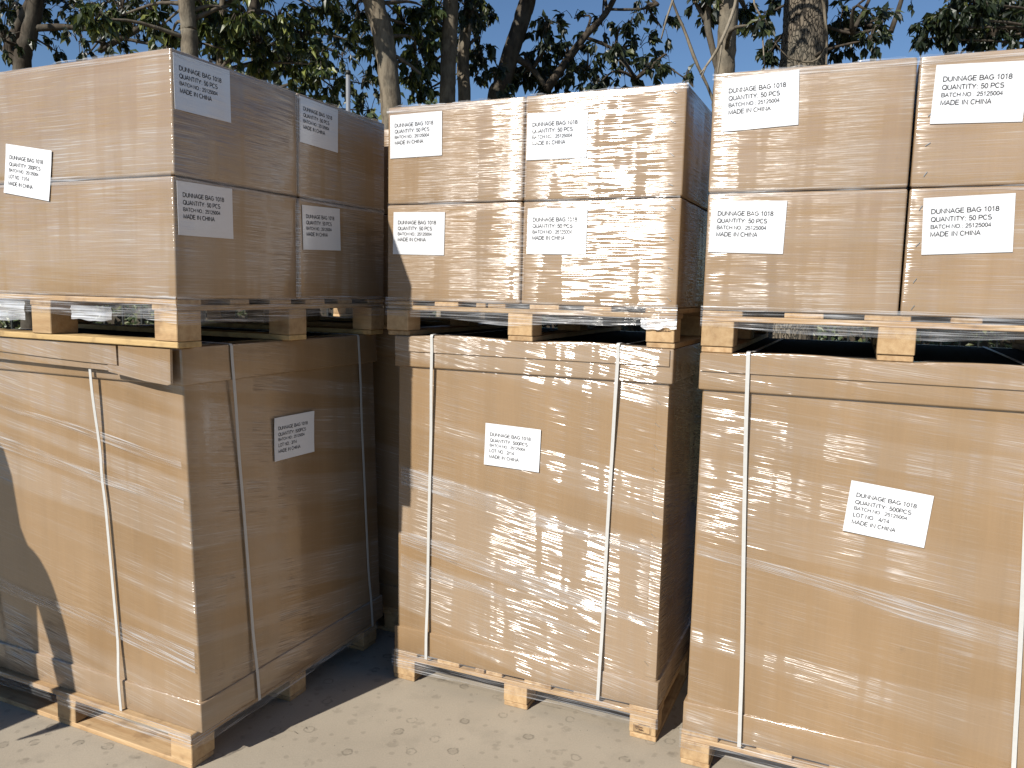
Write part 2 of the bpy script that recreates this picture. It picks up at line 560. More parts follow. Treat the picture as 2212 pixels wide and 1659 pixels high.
# ------------------------------------------------------------------ loads on pallets
# front-left corner (x, y), heading of the front, width, depth
LU = dict(x=-0.9843, y=2.3308, yaw=R(65.81), w=1.0874, d=1.20)
LL = dict(x=-0.9758, y=2.3835, yaw=R(65.76), w=1.040, d=1.18)
MU = dict(x=-0.4809, y=3.0324, yaw=R(-23.98), w=1.104, d=1.10)
ML = dict(x=-0.4503, y=3.0177, yaw=R(-23.75), w=1.067, d=1.08)
RU = dict(x=0.5867, y=2.4794, yaw=R(-23.09), w=1.100, d=1.10)
RL = dict(x=0.5842, y=2.4745, yaw=R(-24.09), w=1.085, d=1.08)
Z_PB, Z_LT, Z_UB, Z_UM, Z_UT = 0.1172, 1.3691, 1.501, 1.8557, 2.2075


def board(name, parent, length, width, height, x, y, z, along, mat, jig=0.0):
    """a sawn board; its own x runs along the grain"""
    me = box_mesh(name, length, width, height, 0.0022, mat)
    if along == 'x':
        return put(name, me, parent, (x, y, z), (0, 0, jig))
    return put(name, me, parent, (x+width, y, z), (0, 0, R(90)+jig))


def film_sheet(name, parent, x0, x1, ztop, zbot, y, mat, sag=0.012, seed=0, ny=8, nx=40, side='front', ripple=0.003):
    rr = random.Random(seed)
    ph = [rr.uniform(0, 6.28) for _ in range(6)]
    vs, fs = [], []
    for j in range(ny+1):
        t = j/ny
        for i in range(nx+1):
            s = i/nx
            lo = zbot + sag*(math.sin(s*7+ph[0])*0.6+math.sin(s*17+ph[1])*0.4) - sag*1.5*(0.5-abs(s-0.5))
            zz = ztop*(1-t)+lo*t
            off = ripple*(math.sin(t*9+ph[2]+s*5)+0.6*math.sin(t*23+ph[3]+s*11))*math.sin(math.pi*min(1, t*1.3))
            xx = x0+(x1-x0)*s
            if side == 'front':
                vs.append((xx, y+off, zz))
            else:
                vs.append((y+off, xx, zz))
    for j in range(ny):
        for i in range(nx):
            a = j*(nx+1)+i
            fs.append((a, a+1, a+nx+2, a+nx+1))
    return mesh_obj(name, vs, fs, mat, parent, True)


def pallet(P, z0, h, label, seed, deck, hb=0.019):
    """block pallet: deck boards front to back, stringer boards across, nine blocks, three bottom boards"""
    rr = random.Random(seed)
    w, d = P['w'], P['d']
    root = empty('wooden_pallet', (P['x'], P['y'], z0), P['yaw'])
    tag(root, label, 'pallet', 'wooden pallets under the wrapped cartons')
    hs, hd = 0.017, 0.0165
    hk = h-hb-hs-hd
    bw = 0.098
    xs = [0.0, w/2-bw/2, w-bw]
    bd = 0.092
    ys = [0.0, d/2-bd/2, d-bd]
    for x in xs:
        board('bottom_board', root, d, bw-0.004, hb-0.0015, x+0.002, 0.004, 0.0, 'y', M['woodY'] if seed == 1 else M['woodA'], rr.uniform(-.003, .003))
        for y in ys:
            dy = rr.uniform(-0.003, 0.004)
            board('block', root, bd, bw+rr.choice((-0.004, 0.0)), hk, x, y+dy, hb, 'y', M['woodB'])
    for y in (0.004, d/2-0.05, d-0.104):
        board('stringer_board', root, w, 0.1, hs, 0.0, y, hb+hk, 'x', M['woodA'])
    for (x0, x1) in deck:
        board('deck_board', root, d+rr.uniform(-0.004, 0.002), (x1-x0)*w, hd, x0*w, 0.002+rr.uniform(0, 0.004), hb+hk+hs, 'y', M['woodA'], 0)
    return root


BU = dict(x=-0.476, y=3.392, yaw=R(65.8), w=1.09, d=1.10)
BL = dict(x=-0.470, y=3.410, yaw=R(65.8), w=1.06, d=1.08)


DECK_A = [(0, .10), (.185, .275), (.34, .375), (.382, .445), (.53, .63), (.71, .80), (.905, 1)]
DECK_B = [(0, .11), (.22, .32), (.42, .53), (.62, .69), (.81, .90), (.93, 1)]
DECK_C = [(0, .09), (.20, .28), (.37, .47), (.54, .64), (.72, .80), (.90, 1)]

PLL = dict(LL, x=LL['x']-0.020, y=LL['y']-0.006)
pal_LL = pallet(PLL, 0.0, Z_PB, 'pallet on the concrete at the near left corner, long bottom board facing out', 11, DECK_C)
pal_ML = pallet(ML, 0.0, Z_PB, 'pallet on the concrete in the middle, with a framed stamp on its right block', 12, DECK_A)
pal_RL = pallet(RL, 0.0, Z_PB, 'pallet on the concrete at the right, mostly below the picture edge', 13, DECK_B)
pal_LU = pallet(LU, Z_LT-0.013, Z_UB-Z_LT+0.012, 'raised pallet on the left big box, with a yellow bottom board', 1, DECK_C, 0.020)
pal_MU = pallet(MU, Z_LT+0.001, Z_UB-Z_LT-0.002, 'raised pallet on the middle big box, its right block half under white film', 15, DECK_A)
pal_RU = pallet(RU, Z_LT+0.001, Z_UB-Z_LT-0.002, 'raised pallet on the right big box, green hedge seen through its gap', 16, DECK_B)

pal_BL = pallet(BL, 0.0, Z_PB, 'pallet on the concrete hidden in the dark gap behind the left load', 17, DECK_A)
pal_BU = pallet(BU, Z_LT+0.001, Z_UB-Z_LT-0.002, 'raised pallet in the dark gap between left and middle loads', 18, DECK_A)


# film that the wrapping pulled down over the pallets' edges
hU = Z_UB-Z_LT
hUL = hU+0.013
film_sheet('film_skirt', pal_MU, -0.004, MU['w']+0.004, hU+0.012, hU-0.062, -0.006, M['film'], 0.010, 3)
film_sheet('film_skirt', pal_RU, -0.004, RU['w']+0.004, hU+0.012, hU-0.058, -0.006, M['film'], 0.008, 4)
film_sheet('film_skirt', pal_LU, -0.004, LU['w']+0.004, hUL+0.012, hUL-0.066, -0.006, M['film'], 0.012, 5)
film_sheet('film_skirt', pal_LU, -0.004, LU['d'], hUL+0.010, hUL-0.058, -0.007, M['film'], 0.014, 6, side='side')
film_sheet('film_fold', pal_LU, 0.26, 0.44, hUL-0.030, hUL-0.072, -0.011, M['filmwhite'], 0.003, 7, side='side')
film_sheet('film_fold', pal_LU, 0.66, 0.95, hUL-0.022, hUL-0.085, -0.011, M['filmwhite'], 0.003, 8, side='side')
film_sheet('film_fold', pal_MU, 0.99, 1.108, hU-0.036, hU-0.066, -0.009, M['filmwhite'], 0.006, 9)
film_sheet('film_skirt', pal_ML, -0.004, ML['w']+0.004, Z_PB+0.010, Z_PB-0.062, -0.006, M['film'], 0.008, 10)
film_sheet('film_skirt', pal_LL, -0.004, LL['w'], Z_PB+0.010, Z_PB-0.048, -0.006, M['film'], 0.008, 11)
film_sheet('film_skirt', pal_LL, -0.004, LL['d'], Z_PB+0.010, Z_PB-0.040, -0.007, M['film'], 0.006, 12, side='side')
film_sheet('film_skirt', pal_RL, -0.004, RL['w'], Z_PB+0.010, Z_PB-0.058, -0.006, M['film'], 0.008, 13)

# ---- labels with print
def _arc(cx, cy, rx, ry, a0, a1, n=9):
    return [(cx+rx*math.cos(R(a0+(a1-a0)*i/n)), cy+ry*math.sin(R(a0+(a1-a0)*i/n))) for i in range(n+1)]


# sans-serif capitals and figures as pen strokes, cap height 1: (advance, strokes)
GLYPH = {
    'A': (.78, [[(.03, 0), (.37, 1), (.71, 0)], [(.15, .34), (.59, .34)]]),
    'B': (.76, [[(.08, 0), (.08, 1), (.40, 1)]+_arc(.40, .76, .24, .24, 90, -90)+[(.08, .52)], [(.08, 0), (.42, 0)]+_arc(.42, .26, .27, .26, -90, 90)]),
    'C': (.80, [_arc(.42, .5, .35, .5, 45, 315, 18)]),
    'D': (.82, [[(.08, 0), (.08, 1), (.34, 1)]+_arc(.34, .5, .39, .5, 90, -90, 14)+[(.08, 0)]]),
    'E': (.70, [[(.64, 0), (.08, 0), (.08, 1), (.62, 1)], [(.08, .53), (.58, .53)]]),
    'G': (.86, [_arc(.43, .5, .36, .5, 45, 340, 18)+[(.78, .46), (.47, .46)]]),
    'H': (.80, [[(.09, 0), (.09, 1)], [(.69, 0), (.69, 1)], [(.09, .53), (.69, .53)]]),
    'I': (.30, [[(.15, 0), (.15, 1)]]),
    'L': (.62, [[(.09, 1), (.09, 0), (.57, 0)]]),
    'M': (.92, [[(.08, 0), (.08, 1), (.45, .08), (.82, 1), (.82, 0)]]),
    'N': (.80, [[(.08, 0), (.08, 1), (.70, 0), (.70, 1)]]),
    'O': (.88, [_arc(.43, .5, .37, .5, 0, 360, 22)]),
    'P': (.72, [[(.08, 0), (.08, 1), (.40, 1)]+_arc(.40, .72, .26, .28, 90, -90)+[(.08, .44)]]),
    'Q': (.88, [_arc(.43, .5, .37, .5, 0, 360, 22), [(.50, .22), (.80, -.06)]]),
    'S': (.74, [_arc(.37, .755, .27, .245, 40, 250, 12)+_arc(.36, .265, .30, .265, 75, -150, 12)]),
    'T': (.70, [[(.02, 1), (.66, 1)], [(.34, 0), (.34, 1)]]),
    'U': (.80, [[(.08, 1), (.08, .32)]+_arc(.39, .32, .31, .32, 180, 360, 12)+[(.70, 1)]]),
    'Y': (.76, [[(.02, 1), (.36, .42), (.70, 1)], [(.36, .42), (.36, 0)]]),
    '0': (.62, [_arc(.30, .5, .24, .5, 0, 360, 20)]),
    '1': (.62, [[(.12, .78), (.34, 1), (.34, 0)]]),
    '2': (.62, [_arc(.30, .73, .24, .27, 165, -35, 10)+[(.06, 0), (.56, 0)]]),
    '3': (.62, [_arc(.29, .75, .22, .25, 160, -90, 10), _arc(.28, .26, .26, .26, 90, -165, 10)]),
    '4': (.62, [[(.42, 0), (.42, 1), (.04, .30), (.58, .30)]]),
    '5': (.62, [[(.52, 1), (.15, 1), (.09, .52)]+_arc(.29, .32, .26, .32, 140, -150, 12)]),
    '8': (.62, [_arc(.30, .76, .21, .24, 0, 360, 16), _arc(.30, .26, .26, .26, 0, 360, 16)]),
    '.': (.32, [[(.10, .0), (.20, .0)]]), ':': (.32, [[(.10, .0), (.20, .0)], [(.10, .62), (.20, .62)]]), '/': (.36, [[(.0, -.02), (.34, 1.02)]]), ' ': (.34, []),
}


def text_mesh(txt, width, cap, pen=0.16):
    vs, fs = [], []
    x = 0.0
    total = sum(GLYPH[c][0]+0.03 for c in txt)-0.05
    kx = width/total
    for c in txt:
        adv, strokes = GLYPH[c]
        for st in strokes:
            closed = (abs(st[0][0]-st[-1][0])+abs(st[0][1]-st[-1][1])) < 1e-6 and len(st) > 3
            n = len(st)
            k0 = len(vs)
            hw = pen/2
            for i, (px, py) in enumerate(st):
                if closed:
                    q0, q1 = st[(i-1) % (n-1)], st[(i+1) % (n-1)]
                else:
                    q0, q1 = st[max(i-1, 0)], st[min(i+1, n-1)]
                e0 = Vector((px-q0[0], py-q0[1]))
                e1 = Vector((q1[0]-px, q1[1]-py))
                if e0.length < 1e-9:
                    e0 = e1.copy()
                if e1.length < 1e-9:
                    e1 = e0.copy()
                e0.normalize()
                e1.normalize()
                t = (e0+e1)
                t = t.normalized() if t.length > 1e-6 else e0
                nn = Vector((-t.y, t.x))
                mlen = min(1.9, 1/max(0.3, nn.dot(Vector((-e0.y, e0.x)))))
                cy = 0.5+(py-0.5)*(1-pen)
                for sg in (1, -1):
                    vs.append(((x+px+nn.x*hw*sg*mlen)*kx, (cy+nn.y*hw*sg*mlen)*cap, 0.0))
            for i in range(n-1):
                a = k0+2*i
                fs.append((a, a+1, a+3, a+2))
        x += adv+0.03
    return vs, fs


def rot_face(side, ang):
    """stand a flat thing (its own z outwards) on the front or on the left side of a box"""
    m = Matrix.Rotation(R(90), 4, 'X') @ Matrix.Rotation(R(ang), 4, 'Z')
    if side == 'side':
        m = Matrix.Rotation(R(-90), 4, 'Z') @ m
    return m


def label(parent, s, z, out, ang, kind, lot=None, qty='50 PCS', side='front', mat='paper', lw=0.218, lh=0.155):
    """a printed A5 sheet on a carton"""
    rr = random.Random(int(s*1000)+int(z*1000))
    n = 12
    vs, fs = [], []
    k = n+1
    curl = 0.0012
    for layer in (0, 1):
        for j in range(5):
            for i in range(k):
                x = -lw/2+lw*i/n
                y = -lh/2+lh*j/4
                e = max(0, (abs(x)/(lw/2))-0.7)/0.3
                q = max(0, (abs(y)/(lh/2))-0.5)/0.5
                vs.append((x, y, 0.0007*layer+curl*e*q*(1 if kind == 'big' else 0.2)))
    N0 = 5*k
    for j in range(4):
        for i in range(n):
            a = j*k+i
            fs.append((a+N0, a+1+N0, a+k+1+N0, a+k+N0))
            fs.append((a, a+k, a+k+1, a+1))
    ring = [i for i in range(k)] + [j*k+n for j in range(1, 5)] + [4*k+i for i in range(n-1, -1, -1)] + [j*k for j in range(3, 0, -1)]
    for a, c in zip(ring, ring[1:]+ring[:1]):
        fs.append((a, c, c+N0, a+N0))
    o = mesh_obj('label', vs, fs, M[mat], parent)
    o.matrix_local = Matrix.Translation((s, -out, z) if side == 'front' else (-out, s, z)) @ rot_face(side, ang)
    if lot:
        lines = [('DUNNAGE BAG 1018', .160, .0132, .255), ('QUANTITY: '+qty, .150, .0132, .395), ('BATCH NO.: 25125004', .142, .0108, .515),
                 ('LOT NO.: '+lot, .098, .0132, .645), ('MADE IN CHINA', .118, .0132, .785)]
    else:
        lines = [('DUNNAGE BAG 1018', .162, .0140, .245), ('QUANTITY: 50 PCS', .146, .0140, .385), ('BATCH NO.: 25125004', .145, .0116, .515),
                 ('MADE IN CHINA', .121, .0140, .645)]
    for txt, wid, cap, fr in lines:
        tv, tf = text_mesh(txt, wid, cap)
        t = mesh_obj('printed_line', tv, tf, M['ink'], o)
        t.location = (-lw/2+0.020, lh/2-lh*fr-cap/2, 0.0012)
        t['kind'] = 'stuff'
    return o


# ---- upper loads: four cartons each, two wide and two high
def staple(parent, x, y, z, ang, size=0.012):
    bm = bmesh.new()
    for dx, ln, r in ((0, size, 0), ):
        bmesh.ops.create_cube(bm, size=1.0, matrix=Matrix.Diagonal((size, 0.0012, 0.0014, 1)))
        bmesh.ops.create_cube(bm, size=1.0, matrix=Matrix.Translation((-size/2, 0.002, -0.0005)) @ Matrix.Diagonal((0.0013, 0.005, 0.0016, 1)))
        bmesh.ops.create_cube(bm, size=1.0, matrix=Matrix.Translation((size/2, 0.002, 0.0005)) @ Matrix.Diagonal((0.0013, 0.005, 0.0016, 1)))
    me = bpy.data.meshes.new('staple')
    bm.to_mesh(me)
    bm.free()
    me.materials.append(M['staple'])
    return put('staple', me, parent, (x, y, z), (0, ang, 0))


def four_cartons(P, mat, labels, gap=0.004):
    out = {}
    cw = P['w']/2-gap/2
    rr = random.Random(int(P['x']*100))
    ca, sa = math.cos(P['yaw']), math.sin(P['yaw'])
    for (c, r) in labels:
        z0, z1 = (Z_UB, Z_UM-0.0015) if r == 0 else (Z_UM+0.002, Z_UT)
        me = box_mesh('carton', cw, P['d'], z1-z0, 0.0065, mat, 3, 9, 0.0014)
        lx = c*(P['w']/2+gap/2) + rr.uniform(-0.002, 0.002)
        ly = rr.uniform(-0.002, 0.003)
        o = put('carton', me, None, (P['x']+ca*lx-sa*ly, P['y']+sa*lx+ca*ly, z0), (0, 0, P['yaw']+rr.uniform(-.002, .002)))
        tag(o, labels[(c, r)], 'carton', 'film-wrapped cartons, four to a raised pallet')
        out[(c, r)] = o
    return out


cl = four_cartons(LU, M['wrapL'], {
    (0, 0): 'lower near carton of the left raised load, its label beside the near edge',
    (1, 0): 'lower far carton of the left raised load, on its shaded side',
    (0, 1): 'upper near carton of the left raised load, also bearing the 200PCS sheet',
    (1, 1): 'upper far carton of the left raised load, on its shaded side'})
cm = four_cartons(MU, M['wrapM'], {
    (0, 0): 'lower left carton of the middle raised load, partly in shadow',
    (1, 0): 'lower right carton of the middle raised load, staples down its right edge',
    (0, 1): 'upper left carton of the middle raised load, label near its left edge',
    (1, 1): 'upper right carton of the middle raised load, film glaring white in the sun'})
cr = four_cartons(RU, M['wrapR'], {
    (0, 0): 'lower left carton of the right raised load, label half veiled by film',
    (1, 0): 'lower right carton of the right raised load, cut by the picture edge',
    (0, 1): 'upper left carton of the right raised load, in front of the thick trunk',
    (1, 1): 'upper right carton of the right raised load, its label cut by the picture edge'})

cb = four_cartons(BU, M['wrapM'], {
    (0, 0): 'lower near carton of the load behind the left one, a sliver in the gap',
    (0, 1): 'upper near carton of the load behind the left one, a sunlit sliver in the gap'})



def upper_label(cs, P, key, s, z, ang, **kw):
    c, r = key
    cx = c*(P['w']/2+0.003)
    z0 = Z_UB if r == 0 else Z_UM+0.002
    return label(cs[key], s-cx, z-z0, 0.0022, ang, 'small', mat='paperW', **kw)


upper_label(cl, LU, (0, 1), 0.115, 2.120, 0.8)
upper_label(cl, LU, (1, 1), 0.662, 2.120, -0.6)
upper_label(cl, LU, (0, 0), 0.121, 1.766, 0.7)
upper_label(cl, LU, (1, 0), 0.677, 1.757, 2.1)
label(cl[(0, 1)], 0.626, 1.888-Z_UM-0.002, 0.004, -8.6, 'big', lot='11/14', qty='200PCS', side='side')
upper_label(cm, MU, (0, 1), 0.121, 2.102, 0.5)
upper_label(cm, MU, (1, 1), 0.672, 2.070, -0.2)
upper_label(cm, MU, (0, 0), 0.137, 1.749, -1.0)
upper_label(cm, MU, (1, 0), 0.682, 1.752, -0.5)
upper_label(cr, RU, (0, 1), 0.137, 2.117, 2.3)
upper_label(cr, RU, (1, 1), 0.700, 2.100, -1.8)
upper_label(cr, RU, (0, 0), 0.120, 1.753, -1.3)
upper_label(cr, RU, (1, 0), 0.700, 1.753, 2.1)

for z in (2.179, 2.087, 1.987, 1.893):
    staple(cm[(1, 1)], 1.066-0.555, -0.002, z-Z_UM, R(random.uniform(25, 50)), 0.016)
for z in (1.823, 1.725, 1.63, 1.53):
    staple(cm[(1, 0)], 1.079-0.555, -0.002, z-Z_UB, R(random.uniform(25, 50)), 0.016)
for z in (1.80, 1.70, 1.60, 1.525):
    staple(cr[(1, 0)], 0.03, -0.002, z-Z_UB, R(random.uniform(-60, -30)), 0.014)
for z in (2.05, 1.97, 1.89):
    staple(cr[(1, 1)], 0.035, -0.002, z-Z_UM, R(random.uniform(-60, -30)), 0.014)


# film gathered along the top front edge of each raised load
def top_film(parent, w, h, y0, seed, side='front'):
    rr = random.Random(seed)
    nx, ny = 60, 5
    vs, fs = [], []
    ph = [rr.uniform(0, 6.28) for _ in range(8)]
    for j in range(ny+1):
        t = j/ny
        for i in range(nx+1):
            s = i/nx
            x = -0.003+(w+0.006)*s
            lift = 0.004+0.004*(math.sin(s*13+ph[0])+0.6*math.sin(s*41+ph[1]))+0.003*rr.random()
            if t < 0.5:
                y, z = -0.004, h-0.022*(1-2*t)+lift*2*t
            else:
                y, z = -0.004+0.10*(2*t-1), h+lift*(1-0.4*(2*t-1))
            vs.append((x, y+y0, z) if side == 'front' else (y+y0, x, z))
    for j in range(ny):
        for i in range(nx):
            a = j*(nx+1)+i
            fs.append((a, a+1, a+nx+2, a+nx+1))
    return mesh_obj('film_edge', vs, fs, M['film'], parent, True)


for cs, P, sd in ((cl, LU, 1), (cm, MU, 2), (cr, RU, 3)):
    for c in (0, 1):
        top_film(cs[(c, 1)], P['w']/2, Z_UT-Z_UM-0.002, 0.0, sd*10+c)
top_film(cl[(0, 1)], LU['d'], Z_UT-Z_UM-0.002, 0.0, 19, 'side')


# film bridging the joints between the cartons
def seam_film(parent, x0, x1, z0, z1, y, seed, side='front', mat='filmjoint'):
    nx, nz = (24, 2) if abs(x1-x0) > abs(z1-z0) else (2, 14)
    rr = random.Random(seed)
    vs, fs = [], []
    for j in range(nz+1):
        for i in range(nx+1):
            x, z = x0+(x1-x0)*i/nx, z0+(z1-z0)*j/nz
            o_ = y-0.0006*rr.random()
            vs.append((x, o_, z) if side == 'front' else (o_, x, z))
    for j in range(nz):
        for i in range(nx):
            a = j*(nx+1)+i
            fs.append((a, a+1, a+nx+2, a+nx+1))
    return mesh_obj('film_joint', vs, fs, M[mat], parent, True)


for cs, P, sd in ((cl, LU, 61), (cm, MU, 62), (cr, RU, 63)):
    hz = Z_UM-Z_UB
    cw_ = P['w']/2
    for c in (0, 1):
        seam_film(cs[(c, 0)], 0.004, cw_-0.006, hz-0.013, hz+0.011, -0.0032, sd*4+c, mat='filmveil' if P is LU else 'filmjoint')
    for r_ in ((0, 1) if P is not RU else ()):
        seam_film(cs[(0, r_)], cw_-0.016, cw_+0.012, 0.008, hz-0.016, -0.0034, sd*4+2+r_, mat='filmveil' if P is LU else 'filmjoint')
seam_film(cl[(0, 0)], 0.004, LU['d']-0.004, Z_UM-Z_UB-0.013, Z_UM-Z_UB+0.011, -0.0032, 99, 'side', 'filmveil')

# ---- lower loads: one tall bulk carton each, with lid, base tray, straps
def strap(parent, pts, width=0.0115, normal=(0, -1, 0)):
    """a flat plastic band through pts, lying with its face along normal where it stands upright"""
    vs, fs = [], []
    n = len(pts)
    P = [Vector(p) for p in pts]
    nv = Vector(normal)
    for i, p in enumerate(P):
        d = (P[min(i+1, n-1)]-P[max(i-1, 0)]).normalized()
        side = Vector((1, 0, 0)) if abs(nv.y) > 0.5 else Vector((0, -1, 0))
        o_ = side.cross(d).normalized()*0.0007
        for sgn, tk in ((-1, -1), (1, -1), (1, 1), (-1, 1)):
            vs.append(p+side*(sgn*width/2)+o_*tk)
    for i in range(n-1):
        for k in range(4):
            a, b_ = i*4+k, i*4+(k+1) % 4
            fs.append((a, b_, b_+4, a+4))
    fs.append((3, 2, 1, 0))
    fs.append(tuple((n-1)*4+k for k in range(4)))
    return mesh_obj('strap', vs, fs, M['strap'], parent)


def hug(t, off):
    """between lid and tray the film presses the strap back to the carton's wall"""
    k = min(1.0, max(0.0, (t-0.10)/0.22))*min(1.0, max(0.0, (0.93-t)/0.14))
    k = k*k*(3-2*k)
    return 0.55*k*(off+0.0075)


def front_strap(parent, s_top, s_bot, ztop, depth, tray, off=0.0035, wav=0.002, seed=0, lift=0.0):
    rr = random.Random(seed)
    lw_ = lift
    pts = [(s_top, depth-0.02, ztop+0.002), (s_top, depth*0.5, ztop+0.0025), (s_top, 0.09, ztop+0.0025), (s_top, 0.02, ztop+0.002+lw_), (s_top, -off+0.004, ztop+0.001+lw_), (s_top, -off, ztop-0.006+lw_)]
    for i in range(1, 31):
        t = i/30
        pts.append((s_top+(s_bot-s_top)*t+wav*math.sin(t*6+seed), -off+hug(t, off), ztop-0.006-(ztop+0.012)*t*0.99))
    return strap(parent, pts)


def side_strap(parent, s_top, s_bot, ztop, depth, off=0.0035, seed=0, kink=0.0):
    pts = [(depth-0.02, s_top, ztop+0.004), (depth*0.5, s_top, ztop+0.0045), (0.02, s_top, ztop+0.004), (-off+0.004, s_top, ztop+0.003), (-off, s_top, ztop-0.006)]
    for i in range(1, 31):
        t = i/30
        k = kink*math.exp(-((t-0.35)/0.05)**2)
        pts.append((-off+hug(t, off), s_top+(s_bot-s_top)*t+k, ztop-0.006-(ztop+0.012)*t*0.99))
    return strap(parent, pts, normal=(-1, 0, 0))


def lid_wave(x, w):
    """the lid's front edge rises a little between the pallet blocks that press on it"""
    for a, b_ in ((0.10, w/2-0.052), (w/2+0.052, w-0.10)):
        if a < x < b_:
            return 0.010*math.sin(math.pi*(x-a)/(b_-a))**0.7
    return 0.0


def bulk(P, mat, label_text, lip=True, tray_h=0.10, drop=0.0):
    """tall carton: body, telescoping lid with a folded lip, base tray"""
    root = empty('bulk_carton', (P['x'], P['y'], Z_PB), P['yaw'])
    tag(root, label_text, 'bulk carton', 'tall bulk cartons in the lower row')
    w, d, h = P['w'], P['d'], Z_LT-Z_PB-drop
    ins = 0.011
    body = box_mesh('body', w-2*ins, d-2*ins, h-0.008, 0.008, mat, 3, 11, 0.003).copy()
    b_ = put('body', body, root, (ins, ins, 0.004))
    lid = put('lid', box_mesh('lid', w, d, 0.117, 0.006, mat, 3, 25).copy(), root, (0, 0, h-0.117))
    if lip:
        for v in lid.data.vertices:
            if v.co.z > 0.1 and v.co.y < 0.09:
                v.co.z += lid_wave(v.co.x, w)*(1-max(0.0, v.co.y)/0.09)
    tray = put('base_tray', box_mesh('base_tray', w-0.004, d-0.008, tray_h, 0.0045, mat, 2), root, (0.002, 0.004, 0))
    put('shade_sheet', box_mesh('shade_sheet', w-0.05, d-0.13, 0.0008, 0.0, M['shadesheet']), root, (0.025, 0.10, h-0.0002))  # added black sheet standing in for deep shade in the pallet gap
    if lip:
        put('lid_lip', box_mesh('lid_lip', w-0.016, 0.0045, 0.056, 0.0016, mat), root, (0.004, -0.0052, h-0.0585))
    return root, h


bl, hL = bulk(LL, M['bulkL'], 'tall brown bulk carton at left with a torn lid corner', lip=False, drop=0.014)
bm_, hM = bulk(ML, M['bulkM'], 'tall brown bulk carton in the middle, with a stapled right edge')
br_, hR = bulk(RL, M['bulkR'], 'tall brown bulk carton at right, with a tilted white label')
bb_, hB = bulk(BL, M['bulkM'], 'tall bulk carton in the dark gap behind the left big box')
label(bl, 0.505, 1.007-Z_PB, -0.0040, -0.5, 'big', lot='3/14', qty='500PCS')
label(bm_, 0.495, 0.985-Z_PB, -0.0060, -1.5, 'big', lot='2/14', qty='500PCS')
label(br_, 0.561, 0.928-Z_PB, -0.0060, -5.2, 'big', lot='4/14', qty='500PCS')
front_strap(bm_, 0.165, 0.153, hM, ML['d'], 0.1, 0.008, seed=1, lift=0.008)
front_strap(bm_, 0.880, 0.852, hM, ML['d'], 0.1, 0.008, seed=2, lift=0.009)
front_strap(br_, 0.147, 0.187, hR, RL['d'], 0.1, 0.008, seed=3, lift=0.007)
front_strap(br_, 0.885, 0.935, hR, RL['d'], 0.1, 0.008, seed=4, lift=0.009)
front_strap(bl, 0.206, 0.257, hL, LL['w'], 0.1, 0.004, seed=5)
front_strap(bl, 0.905, 0.945, hL, LL['w'], 0.1, 0.004, seed=6)
side_strap(bl, 0.384, 0.351, hL, LL['w'], 0.014, seed=7, kink=0.005)
side_strap(bl, 1.02, 1.00, hL, LL['w'], 0.014, seed=8)


# the lid of the left carton: its lip sags along the sunny side and a flap hangs at the near corner
def slab(name, parent, poly, x0, x1, mat):
    """a prism standing on the left side: poly in (y, z), between x0 (outer) and x1"""
    n = len(poly)
    vs = [(x0, y, z) for y, z in poly]+[(x1, y, z) for y, z in poly]
    fs = [tuple(range(n)), tuple(range(2*n-1, n-1, -1))]
    for i in range(n):
        j = (i+1) % n
        fs.append((i, i+n, j+n, j))
    return mesh_obj(name, vs, fs, mat, parent)


slab('lid_lip', bl, [(0.243, hL-0.002), (1.17, hL-0.002), (1.17, hL-0.040), (0.80, hL-0.050), (0.40, hL-0.062), (0.243, hL-0.064)], -0.026, -0.019, M['bulkL'])
slab('lid_edge', bl, [(0.280, hL-0.060), (1.16, hL-0.045), (1.16, hL-0.070), (0.60, hL-0.080), (0.280, hL-0.084)], -0.020, -0.014, M['bulkL'])
slab('corner_flap', bl, [(0.006, hL-0.003), (0.224, hL-0.003), (0.226, hL-0.066), (0.276, hL-0.064), (0.273, hL-0.086), (0.130, hL-0.104), (0.026, hL-0.112), (0.012, hL-0.108)], -0.033, -0.024, M['bulkL'])

# stapled lap joint down the right of the middle carton
put('lap_joint', box_mesh('lap_joint', 0.040, 0.004, hM-0.24, 0.0015, M['bulkM']), bm_, (ML['w']-0.052, 0.0085, 0.112))
for i in range(13):
    z = 0.16+i*0.076
    staple(bm_, ML['w']-0.046+random.uniform(-.003, .003), 0.0078, z, R(random.uniform(35, 55)), 0.018)


# diagonal gathered turns of film on the tall cartons
def film_band(parent, s0, z0, s1, z1, wid, y, seed, side='front', mat='film2'):
    rr = random.Random(seed)
    nx, ny = 30, 5
    vs, fs = [], []
    ph = [rr.uniform(0, 6.28) for _ in range(4)]
    for j in range(ny+1):
        t = j/ny-0.5
        for i in range(nx+1):
            q = i/nx
            s = s0+(s1-s0)*q
            z = z0+(z1-z0)*q + t*wid*(1+0.35*math.sin(q*5+ph[0])) + 0.004*math.sin(q*9+ph[1])
            off = y-0.0012*math.cos(t*3.1)-0.0008*math.sin(q*40+ph[2]+t*6)
            vs.append((s, off, z) if side == 'front' else (off, s, z))
    for j in range(ny):
        for i in range(nx):
            a = j*(nx+1)+i
            fs.append((a, a+1, a+nx+2, a+nx+1))
    return mesh_obj('film_band', vs, fs, M[mat], parent, True)


